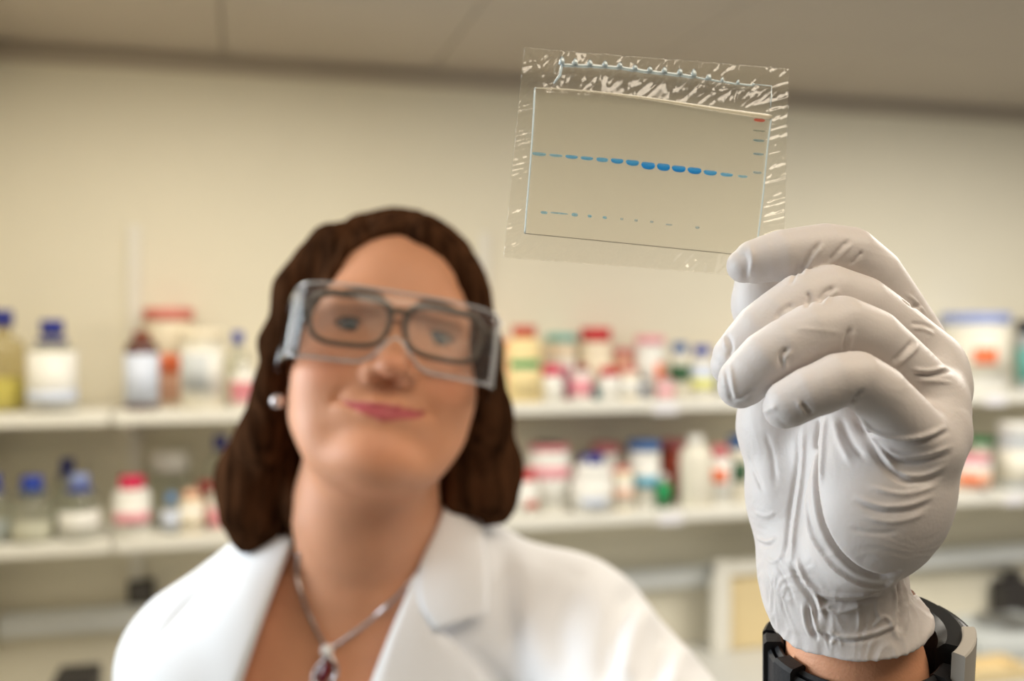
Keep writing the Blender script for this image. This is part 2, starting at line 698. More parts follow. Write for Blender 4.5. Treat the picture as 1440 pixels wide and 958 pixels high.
# dark boxes low on the left, instruments low on the right
sk = thing('socket_box', RW(px_u(197, WALL_V), WALL_V, CAM_Z - 0.76), 'small dark socket box on the wall beside her shoulder', 'socket')
us = px_u(197, WALL_V)
room_box('backbox', us - 0.035, us + 0.035, WALL_V - 0.03, WALL_V, CAM_Z - 0.785, CAM_Z - 0.72, M_dark, sk, 0.004)
room_box('faceplate', us - 0.03, us + 0.03, WALL_V - 0.034, WALL_V - 0.03, CAM_Z - 0.78, CAM_Z - 0.725, mat('grey_faceplate', srgb(90, 86, 82), 0.4), sk, 0.002)
us = px_u(98, 2.75)
hb = thing('heating_block', RW(us, 2.75, BENCH), 'dark heating block on the bench at lower left', 'instrument')
room_box('housing', us - 0.045, us + 0.06, 2.70, 2.84, BENCH, CAM_Z - 0.905, M_dark, hb, 0.008)
room_box('control_panel', us - 0.035, us + 0.05, 2.694, 2.70, BENCH + 0.02, BENCH + 0.06, mat('grey_faceplate', srgb(90, 86, 82), 0.4), hb, 0.002)
us = px_u(1400, 2.7)
bx = thing('balance', RW(us, 2.7, BENCH), 'pale grey instrument with a flat pan on the bench at far right', 'instrument')
room_box('housing', us - 0.16, us + 0.2, 2.55, 2.82, BENCH, BENCH + 0.07, mat('instrument_grey', srgb(200, 204, 202), 0.4), bx, 0.02)
bm = bmesh.new()
bmesh.ops.create_cone(bm, cap_ends=True, segments=32, radius1=0.085, radius2=0.085, depth=0.012)
bmesh.ops.translate(bm, vec=tuple(RW(us + 0.02, 2.68, BENCH + 0.082)), verts=bm.verts)
bm_obj('pan', bm, mat('brushed_steel', srgb(190, 190, 188), 0.3, metal=0.9), bx)
us = px_u(1440, 2.84)
dk = thing('vortex_mixer', RW(us, 2.9, BENCH), 'dark mixer at the far right edge behind the pale instrument', 'instrument')
room_box('housing', us - 0.04, us + 0.08, 2.86, 2.95, BENCH, BENCH + 0.14, M_dark, dk, 0.012)
bm = bmesh.new()
bmesh.ops.create_cone(bm, cap_ends=True, segments=24, radius1=0.03, radius2=0.036, depth=0.03)
bmesh.ops.translate(bm, vec=tuple(RW(us + 0.02, 2.905, BENCH + 0.155)), verts=bm.verts)
bm_obj('cup', bm, M_dark, dk)
us = px_u(1395, 2.47)
ty = thing('foam_tray', RW(us, 2.47, BENCH), 'yellowish tray on the bench corner beside the watch', 'tray')
room_box('base', us - 0.11, us + 0.09, 2.40, 2.52, BENCH, BENCH + 0.012, M_beige, ty, 0.004)
for a, b, c, d in ((-0.11, 0.09, 2.40, 2.408), (-0.11, 0.09, 2.512, 2.52), (-0.11, -0.102, 2.408, 2.512), (0.082, 0.09, 2.408, 2.512)):
    room_box('rim', us + a, us + b, c, d, BENCH + 0.012, BENCH + 0.04, M_beige, ty, 0.002)

# ---------------------------------------------------------------- bottles and jars
COL = dict(white=(240, 238, 230), cream=(244, 232, 205), ivory=(238, 232, 214), yellow=(248, 226, 168), navy=(38, 50, 140), blue=(46, 72, 170),
           sky=(110, 160, 215), steelblue=(60, 105, 165), red=(205, 35, 45), brick=(200, 88, 66), salmon=(214, 130, 116), pink=(238, 160, 170),
           hotpink=(225, 40, 90), magenta=(190, 60, 120), teal=(120, 190, 180), green=(20, 155, 90), dkgreen=(50, 95, 60), orange=(240, 120, 70),
           peach=(240, 190, 160), maroon=(150, 45, 45), amber=(120, 52, 18), grey=(200, 204, 205), palebl=(214, 222, 238), slate=(90, 105, 130),
           rose=(214, 120, 125), lilac=(150, 165, 215), black=(50, 50, 60), cyan=(105, 185, 215), lime=(235, 232, 130), tealdk=(40, 100, 105), brown=(140, 70, 50))


def cmat(c, glass=False):
    if glass:
        tint = {'clear': (0.93, 0.95, 0.92), 'amber': (0.45, 0.16, 0.04), 'straw': (0.95, 0.9, 0.72)}[c]
        hz = {'clear': 0.16, 'amber': 0.55, 'straw': 0.22}[c]
        hc = {'clear': srgb(215, 215, 200), 'amber': srgb(130, 58, 22), 'straw': srgb(225, 215, 170)}[c]
        return clear_mat('glass_' + c, tint, gloss=0.06, rough=0.06, haze=hz, hazecol=hc)
    return mat('plastic_' + c, srgb(*COL[c]), 0.42, var=0.02, vscale=40)


def lathe(name, prof, pos, m, parent, seg=28, a0=0.0, a1=2 * math.pi, ridges=0.0, square=0.0):
    """surface of revolution about the vertical through pos; prof [(r, z)...]; a partial arc makes a label"""
    full = abs(a1 - a0) > 6.28
    n = seg if full else seg + 1
    V, F = [], []
    for k in range(n):
        a = a0 + (a1 - a0) * k / seg
        c, s = math.cos(a), math.sin(a)
        e = 1.0
        if square:
            e = 1 + square * (1 / max(abs(math.cos(a)), abs(math.sin(a))) - 1)
        rr = e * (1 - ridges * (k % 2))
        for r, z in prof:
            V.append((pos[0] + r * rr * c, pos[1] + r * rr * s, pos[2] + z))
    p = len(prof)
    for k in range(seg):
        j = (k + 1) % n
        for i in range(p - 1):
            F.append((k * p + i, j * p + i, j * p + i + 1, k * p + i + 1))
    bm = bmesh.new()
    vs = [bm.verts.new(v) for v in V]
    for f in F:
        try:
            bm.faces.new([vs[i] for i in f])
        except ValueError:
            pass
    bmesh.ops.remove_doubles(bm, verts=bm.verts, dist=1e-5)
    o = bm_obj(name, bm, m, parent, smooth=True)
    return o


STY = {  # body top, shoulder top, neck radius, cap radius, cap bottom, ridges
    'jar': (0.72, 0.80, 0.86, 0.93, 0.80),
    'tub': (0.84, 0.87, 0.97, 1.04, 0.86),
    'bottle': (0.62, 0.78, 0.42, 0.50, 0.78),
    'wide': (0.68, 0.80, 0.60, 0.68, 0.80),
    'reagent': (0.60, 0.74, 0.34, 0.46, 0.83),
}


def bottle(px, row, top, wpx, style, body, cap, label, name, desc, cat, glass=False, lab2=None, content=None, lz=(0.12, 0.6), tilt=0.0, ring=None,
           square=0.0, group=None, capfrac=None):
    v = {0: 2.765, 1: 2.825, 2: 2.89}[int(row[1])]
    z0 = {'u': SH_TOP, 'l': SH_LOW}[row[0]]
    t = plane_t(px, v)
    base = P(px, 455, t)
    base[2] = z0
    H = P(px, top, t)[2] - z0
    R = wpx * t / FPX / 2
    R = min(R, 0.105)
    hb_, hs, rn, rc, cb = STY[style]
    if capfrac:
        sft = 1 - capfrac
        hb_, hs, cb = hb_ * sft / cb, hs * sft / cb, sft
    o = thing(name, base, desc, cat, group)
    prof = [(0.0, 0.0), (R * 0.93, 0.0), (R, 0.02 * H), (R, hb_ * H)]
    for k in range(1, 6):
        a = k / 5 * math.pi / 2
        prof.append((R - (R - rn * R) * (1 - math.cos(a)), (hb_ + (hs - hb_) * math.sin(a)) * H))
    prof += [(rn * R, (cb + 0.10) * H), (0.0, (cb + 0.10) * H)]
    lathe('body', prof, base, cmat(body, glass), o, square=square)
    cm = cmat(cap)
    ct = H
    lathe('cap', [(rc * R * 0.9, cb * H), (rc * R, cb * H + 0.001), (rc * R, ct - 0.003), (rc * R * 0.93, ct), (0.0, ct)], base, cm, o, seg=40, ridges=0.025)
    face = math.atan2(-base[1], -base[0])
    if label:
        e = (1 + square * 0.41) if square else 1.0
        lb = lathe('label', [(R * 1.006 * e, lz[0] * H), (R * 1.012 * e, lz[0] * H), (R * 1.012 * e, lz[1] * H), (R * 1.006 * e, lz[1] * H)], base, cmat(label), o, seg=20, a0=face - 1.25, a1=face + 1.25)
        if lab2:
            mid0, mid1 = lz[0] + (lz[1] - lz[0]) * lab2[1], lz[0] + (lz[1] - lz[0]) * lab2[2]
            off, wd = (lab2[3], lab2[4]) if len(lab2) > 3 else (0.0, 1.2)
            pr = lathe('print_block', [(R * 1.013 * e, mid0 * H), (R * 1.018 * e, mid0 * H), (R * 1.018 * e, mid1 * H), (R * 1.013 * e, mid1 * H)], base, cmat(lab2[0]), lb, seg=14,
                       a0=face + off - wd, a1=face + off + wd)
    if ring:
        lathe('pour_ring', [(R * 0.4, 0.745 * H), (R * 0.62, 0.75 * H), (R * 0.62, 0.79 * H), (R * 0.4, 0.80 * H)], base, cmat(ring), o)
    if content:
        lathe('contents', [(0, 0.02 * H), (R * 0.9, 0.02 * H), (R * 0.9, content[1] * H), (R * 0.6, (content[1] + 0.02) * H), (0, (content[1] + 0.03) * H)], base, cmat(content[0]), o)
    return o


B = bottle
# upper shelf, left of the woman
B(4, 'u1', 436, 58, 'reagent', 'straw', 'navy', None, 'reagent_bottle', 'clear glass bottle with blue cap cut off at the picture edge', 'bottle', glass=True, content=('lime', 0.3))
B(73, 'u0', 450, 68, 'reagent', 'clear', 'navy', 'white', 'reagent_bottle', 'glass bottle with large white label, navy cap and navy collar', 'bottle', glass=True, ring='navy', lz=(0.03, 0.66), lab2=('palebl', 0.12, 0.34), content=('ivory', 0.5))
B(199, 'u0', 466, 47, 'bottle', 'amber', 'brown', 'palebl', 'amber_bottle', 'brown glass bottle with pale blue-white label', 'bottle', glass=True, lz=(0.09, 0.72), content=('amber', 0.55), capfrac=0.10)
B(237, 'u2', 433, 66, 'tub', 'cream', 'salmon', 'peach', 'plastic_jar', 'big cream jar with salmon lid and orange square', 'jar', lz=(0.05, 0.55), lab2=('orange', 0.56, 0.95, 0.12, 0.42))
B(283, 'u0', 464, 58, 'tub', 'ivory', 'cream', 'white', 'plastic_tub', 'plain ivory tub with pale grey label beside the cream jar', 'tub', lz=(0.2, 0.75), lab2=('grey', 0.1, 0.9, -0.3, 0.6))
B(334, 'u1', 466, 34, 'reagent', 'clear', 'blue', None, 'reagent_bottle', 'clear bottle with blue cap close to her hair, upper shelf', 'bottle', glass=True)
B(343, 'u0', 512, 38, 'bottle', 'white', 'white', 'pink', 'plastic_bottle', 'small white bottle with red-printed label half hidden by her hair', 'bottle', lab2=('rose', 0.6, 0.95))
# lower shelf, left
B(-13, 'l0', 668, 46, 'reagent', 'clear', 'blue', None, 'reagent_bottle', 'blue-capped bottle cut by the left picture edge, lower shelf', 'bottle', glass=True, ring='blue', content=('grey', 0.3))
B(43, 'l0', 671, 62, 'reagent', 'clear', 'blue', None, 'reagent_bottle', 'squat glass bottle with bright blue cap and white powder', 'bottle', glass=True, ring='slate', content=('ivory', 0.26), capfrac=0.24)
B(93, 'l2', 646, 40, 'reagent', 'clear', 'navy', None, 'reagent_bottle', 'taller blue-capped glass bottle standing at the back of the lower shelf', 'bottle', glass=True, ring='navy')
B(110, 'l0', 668, 56, 'reagent', 'clear', 'lilac', 'white', 'reagent_bottle', 'glass bottle with lilac-blue cap and small white label', 'bottle', glass=True, ring='blue', lz=(0.1, 0.45), content=('white', 0.3))
B(184, 'l0', 671, 50, 'wide', 'white', 'hotpink', 'white', 'plastic_bottle', 'white bottle with hot pink cap and pink stripe', 'bottle', lab2=('pink', 0.25, 0.62), lz=(0.1, 0.62))
B(238, 'l2', 634, 58, 'jar', 'clear', 'white', None, 'glass_jar', 'large clear jar with white screw lid', 'jar', glass=True, capfrac=0.26)
B(239, 'l0', 695, 26, 'bottle', 'clear', 'sky', 'palebl', 'small_bottle', 'slim clear bottle with light blue cap', 'bottle', glass=True)
B(268, 'l0', 690, 34, 'wide', 'cream', 'peach', 'white', 'plastic_bottle', 'small cream bottle with peach cap', 'bottle', lab2=('cream', 0.2, 0.7), lz=(0.1, 0.62))
B(288, 'l1', 678, 32, 'wide', 'amber', 'maroon', 'peach', 'amber_bottle', 'brown bottle with dark red cap, lower shelf', 'bottle', glass=True)
B(310, 'l0', 692, 36, 'jar', 'white', 'ivory', 'pink', 'plastic_jar', 'small white jar with pale pink label touching her hair', 'jar')
B(309, 'l2', 612, 40, 'reagent', 'clear', 'navy', None, 'reagent_bottle', 'tall clear bottle with navy cap behind the brown bottle', 'bottle', glass=True)
# upper shelf, right of the woman
B(708, 'u2', 478, 34, 'jar', 'peach', 'orange', 'brick', 'plastic_jar', 'orange-brown jar half hidden behind her hair', 'jar', lz=(0.1, 0.7))
B(737, 'u0', 458, 50, 'wide', 'yellow', 'brick', 'yellow', 'plastic_bottle', 'pale yellow bottle with brick red cap and green band', 'bottle', lab2=('green', 0.74, 0.98, 0.1, 0.95), lz=(0.08, 0.56), capfrac=0.16)
B(789, 'u2', 469, 42, 'tub', 'cream', 'teal', 'white', 'plastic_jar', 'cream jar with teal lid', 'jar')
B(838, 'u2', 461, 46, 'jar', 'cream', 'red', 'cream', 'plastic_jar', 'cream jar with bright red lid', 'jar', capfrac=0.2)
B(776, 'u0', 514, 34, 'jar', 'white', 'hotpink', 'white', 'small_bottle', 'small white pot with crimson lid beside the green-banded bottle', 'pot', capfrac=0.28)
B(798, 'u1', 516, 18, 'bottle', 'magenta', 'magenta', 'magenta', 'small_bottle', 'narrow magenta bottle between two small pots', 'bottle')
B(818, 'u0', 512, 30, 'wide', 'white', 'maroon', 'pink', 'small_bottle', 'small pale bottle with maroon cap', 'bottle')
B(838, 'u0', 542, 14, 'bottle', 'tealdk', 'tealdk', 'tealdk', 'vial', 'tiny dark teal vial', 'vial')
B(857, 'u0', 516, 30, 'jar', 'white', 'red', 'white', 'small_bottle', 'small white pot with red lid below the red-lidded jar', 'pot', capfrac=0.28)
B(880, 'u2', 490, 34, 'tub', 'peach', 'rose', 'peach', 'plastic_jar', 'peach jar with rose lid between two white jars', 'jar')
B(885, 'u0', 514, 28, 'wide', 'cream', 'rose', 'white', 'small_bottle', 'small cream bottle with rose cap', 'bottle')
B(903, 'u0', 528, 18, 'bottle', 'white', 'slate', 'slate', 'small_bottle', 'tiny bottle with slate blue label', 'bottle')
B(914, 'u1', 472, 40, 'tub', 'white', 'pink', 'white', 'plastic_jar', 'tall white jar with pink lid and orange square', 'jar', lz=(0.1, 0.75), lab2=('orange', 0.3, 0.72, 0.75, 0.4))
B(936, 'u0', 534, 26, 'jar', 'white', 'pink', 'pink', 'small_bottle', 'little white pot with pink lid above the shelf tag', 'pot')
B(956, 'u1', 482, 30, 'wide', 'ivory', 'steelblue', 'dkgreen', 'plastic_bottle', 'ivory bottle with blue cap and dark green label', 'bottle', lz=(0.28, 0.6))
B(987, 'u1', 486, 34, 'wide', 'ivory', 'blue', 'palebl', 'plastic_bottle', 'pale bottle with blue cap and yellow-printed label, upper shelf', 'bottle', lab2=('lime', 0.1, 0.5), lz=(0.1, 0.62))
B(1022, 'u1', 500, 34, 'jar', 'white', 'ivory', 'grey', 'plastic_jar', 'plain white jar peeping out behind the gloved fingertips', 'jar')
B(1062, 'u1', 480, 40, 'jar', 'ivory', 'salmon', 'white', 'plastic_jar', 'ivory jar standing behind the gloved fingers', 'jar')
# lower shelf, right of the woman
B(739, 'l0', 664, 36, 'wide', 'white', 'red', 'white', 'small_bottle', 'white bottle with red cap next to her hair', 'bottle', lab2=('brick', 0.1, 0.5, 0.6, 0.6))
B(772, 'l1', 624, 60, 'jar', 'white', 'rose', 'white', 'plastic_jar', 'big white jar with rose-rimmed lid and pink label', 'jar', lab2=('pink', 0.66, 0.96), lz=(0.1, 0.7), capfrac=0.1)
B(833, 'l0', 640, 50, 'wide', 'white', 'navy', 'white', 'plastic_bottle', 'square white bottle with navy cap and blue-grey print', 'bottle', square=0.5, lab2=('palebl', 0.1, 0.4, 0.1, 0.6), lz=(0.08, 0.6), capfrac=0.16)
B(853, 'l2', 624, 40, 'tub', 'white', 'rose', 'pink', 'plastic_jar', 'white jar with rose lid behind the navy-capped bottle', 'jar')
B(876, 'l0', 655, 30, 'wide', 'cream', 'salmon', 'white', 'small_bottle', 'small cream bottle with salmon cap and orange print', 'bottle', lab2=('peach', 0.35, 0.75), lz=(0.1, 0.62), capfrac=0.13)
B(906, 'l1', 620, 44, 'tub', 'white', 'steelblue', 'white', 'plastic_jar', 'white jar with steel blue lid and cyan label', 'jar', lz=(0.2, 0.7), lab2=('cyan', 0.2, 0.55), capfrac=0.15)
B(934, 'l0', 668, 20, 'bottle', 'dkgreen', 'white', 'green', 'small_bottle', 'tiny bottle with bright green label', 'bottle', lz=(0.25, 0.75))
B(947, 'l2', 619, 34, 'tub', 'brown', 'rose', 'brick', 'plastic_jar', 'brown-red jar with rose lid in the back row', 'jar', lz=(0.1, 0.8))
B(979, 'l0', 613, 46, 'bottle', 'ivory', 'white', None, 'plastic_bottle', 'tall unlabelled ivory bottle', 'bottle', capfrac=0.14)
B(1013, 'l0', 627, 34, 'wide', 'white', 'rose', 'white', 'plastic_bottle', 'white bottle with rose cap and orange patch', 'bottle', lz=(0.1, 0.72), lab2=('orange', 0.45, 0.85, -0.1, 0.7))
B(1036, 'l1', 613, 34, 'wide', 'ivory', 'steelblue', 'dkgreen', 'plastic_bottle', 'ivory bottle with blue cap and green label touching the glove outline', 'bottle', lz=(0.3, 0.6))
# beyond the hand
B(1372, 'u1', 440, 98, 'tub', 'white', 'lilac', 'ivory', 'plastic_tub', 'very large white tub with lilac-blue lid and orange print', 'tub', lz=(0.2, 0.8), lab2=('orange', 0.25, 0.6, 0.3, 0.35))
B(1446, 'u1', 450, 34, 'jar', 'grey', 'black', 'teal', 'plastic_jar', 'grey jar with dark lid at the far right edge', 'jar')
B(1366, 'l0', 640, 56, 'jar', 'white', 'pink', 'peach', 'plastic_jar', 'white jar with pink lid and orange square right of the glove', 'jar', lab2=('orange', 0.3, 0.8, 0.0, 0.5))
B(1383, 'l2', 616, 34, 'tub', 'ivory', 'green', 'white', 'plastic_jar', 'ivory jar with green lid right of the glove', 'jar')
B(1432, 'l0', 594, 50, 'tub', 'grey', 'white', 'ivory', 'plastic_tub', 'pale grey tub with white lid at far right, lower shelf', 'tub')

# paper tags clipped to the shelf edges
M_tag = mat('tag_paper', srgb(238, 236, 240), 0.5)
for px, zz, ds in ((936, SH_TOP, 'upper shelf edge below the little pots'), (943, SH_LOW, 'lower shelf edge below the ivory bottle'),
                   (1400, SH_TOP, 'upper shelf edge under the very large tub'), (1428, SH_LOW, 'lower shelf edge at far right')):
    u = px_u(px, V0)
    tg = thing('shelf_tag', RW(u, V0, zz - SH_T), 'white paper tag on the ' + ds, 'tag', 'paper tags on the shelf edges')
    room_box('holder', u - 0.042, u + 0.042, V0 - 0.004, V0, zz - SH_T - 0.008, zz - 0.004, M_steel, tg, 0.001)
    room_box('card', u - 0.038, u + 0.038, V0 - 0.006, V0 - 0.004, zz - SH_T - 0.005, zz - 0.007, M_tag, tg)

# ---------------------------------------------------------------- the woman
M_skin = mat('skin', srgb(226, 163, 126), 0.48, var=0.05, vscale=35, bump=0.12, bscale=900, sss=0.12, spec=0.4)
woman = thing('person', W(-0.12, 0.84, 0.0), 'woman in white lab coat and safety goggles holding up a clear gel sheet', 'person')

# ----- gloved left hand (wrist below, little finger nearest the camera)
FINGERS = {
    'index': [PR(1282, 482, 0.386, 46), PR(1204, 368, 0.374, 43), PR(1118, 358, 0.367, 38), PR(1062, 368, 0.367, 31), PR(1046, 374, 0.3675, 24)],
    'middle': [PR(1306, 512, 0.372, 48), PR(1180, 418, 0.358, 44), PR(1085, 452, 0.351, 38), PR(1035, 502, 0.354, 33), PR(1028, 514, 0.355, 29)],
    'ring': [PR(1311, 566, 0.354, 48), PR(1197, 462, 0.340, 44), PR(1095, 494, 0.334, 40), PR(1046, 536, 0.337, 36), PR(1040, 544, 0.338, 31)],
    'little': [PR(1302, 632, 0.339, 48), PR(1214, 537, 0.325, 40), PR(1150, 548, 0.322, 37), PR(1110, 567, 0.324, 34), PR(1102, 574, 0.325, 29)],
}


for _k, _f in FINGERS.items():
    _s = spline([np.append(c, r) for c, r in _f[:4]], 9)
    FINGERS[_k] = [(q[:3], float(q[3])) for q in _s] + [_f[4]]


def hand_sdf(p):
    fs = []
    for nm in ('index', 'middle', 'ring', 'little'):
        f = FINGERS[nm]
        d = chain(p, f, None)
        fs.append(d)
    fing = fs[0]
    for d in fs[1:]:
        fing = smin(fing, d, 0.0011)
    # metacarpal bridge: back of the hand and the knuckle row
    back = chain(p, [PR(1270, 490, 0.388, 46), PR(1300, 545, 0.368, 54), PR(1300, 600, 0.35, 56)], 0.006)
    back = smin(back, chain(p, [PR(1292, 545, 0.372, 58), PR(1216, 720, 0.376, 72), PR(1164, 840, 0.377, 76)], 0.01), 0.008)
    back = smin(back, chain(p, [PR(1300, 615, 0.347, 54), PR(1246, 700, 0.352, 70), PR(1180, 800, 0.362, 60)], 0.008), 0.008)
    # heel of the hand on the little finger side
    heel = ellip(p, P(1238, 705, 0.346), (0.0235, 0.020, 0.030), HEEL_R)
    heel = smin(heel, chain(p, [PR(1192, 590, 0.356, 36), PR(1190, 680, 0.350, 42), PR(1205, 740, 0.350, 44)], None), 0.008)
    palm = smin(back, heel, 0.007)
    # thumb and its mount on the far, left side
    thumb = chain(p, [PR(1142, 800, 0.380, 74), PR(1118, 700, 0.388, 62), PR(1097, 600, 0.394, 54), PR(1092, 500, 0.396, 46),
                      PR(1075, 425, 0.391, 40), PR(1068, 396, 0.389, 30)], 0.008)
    palm = smin(palm, thumb, 0.006)
    # hollow of the palm between thumb mount and heel
    palm = smin(palm, chain(p, [PR(1215, 560, 0.378, 60), PR(1180, 640, 0.376, 62), PR(1165, 760, 0.376, 66)], 0.006), 0.006)
    d = smin(fing, palm, 0.0045)
    # loose cuff over the wrist
    wr = chain(p, [PR(1164, 800, 0.374, 86), PR(1180, 845, 0.374, 92), PR(1196, 890, 0.375, 112)], 0.006)
    d = smin(d, wr, 0.006)
    # open lower end: hollow, cut by the tilted rim plane
    hol = chain(p, [PR(1195, 860, 0.375, 90), PR(1198, 980, 0.377, 122)], None)
    d = smax(d, -hol, 0.0012)
    q = p - RIM_C.astype(np.float32)
    d = smax(d, -(q @ RIM_N.astype(np.float32)), 0.0012)
    return d


_a = math.radians(24)
# local frame of the heel bulge: its long axis leans like the hand
_X = np.array(W(1, 0, 0)) * math.cos(_a) + np.array([0, 0, 1.0]) * -math.sin(_a)
_Z = np.array(W(1, 0, 0)) * math.sin(_a) + np.array([0, 0, 1.0]) * math.cos(_a)
HEEL_R = np.stack([_X, np.array(W(0, 1, 0)), _Z], 1)
# rim plane: its normal points up the arm, leaning left in the picture
RIM_C = P(1193, 872, 0.375)
_t = math.radians(8)
RIM_N = np.array(W(math.sin(_t) * -1, -0.20, math.cos(_t)))
RIM_N /= np.linalg.norm(RIM_N)

hv = np.array([P(x, y, d) for x in (970, 1390) for y in (295, 960) for d in (0.295, 0.425)])
HV, HQ = mesh_sdf(hand_sdf, hv.min(0), hv.max(0), 0.00062)
HV = relax(HV, HQ, 1, 0.4)
HN = vnormals(HV, HQ)
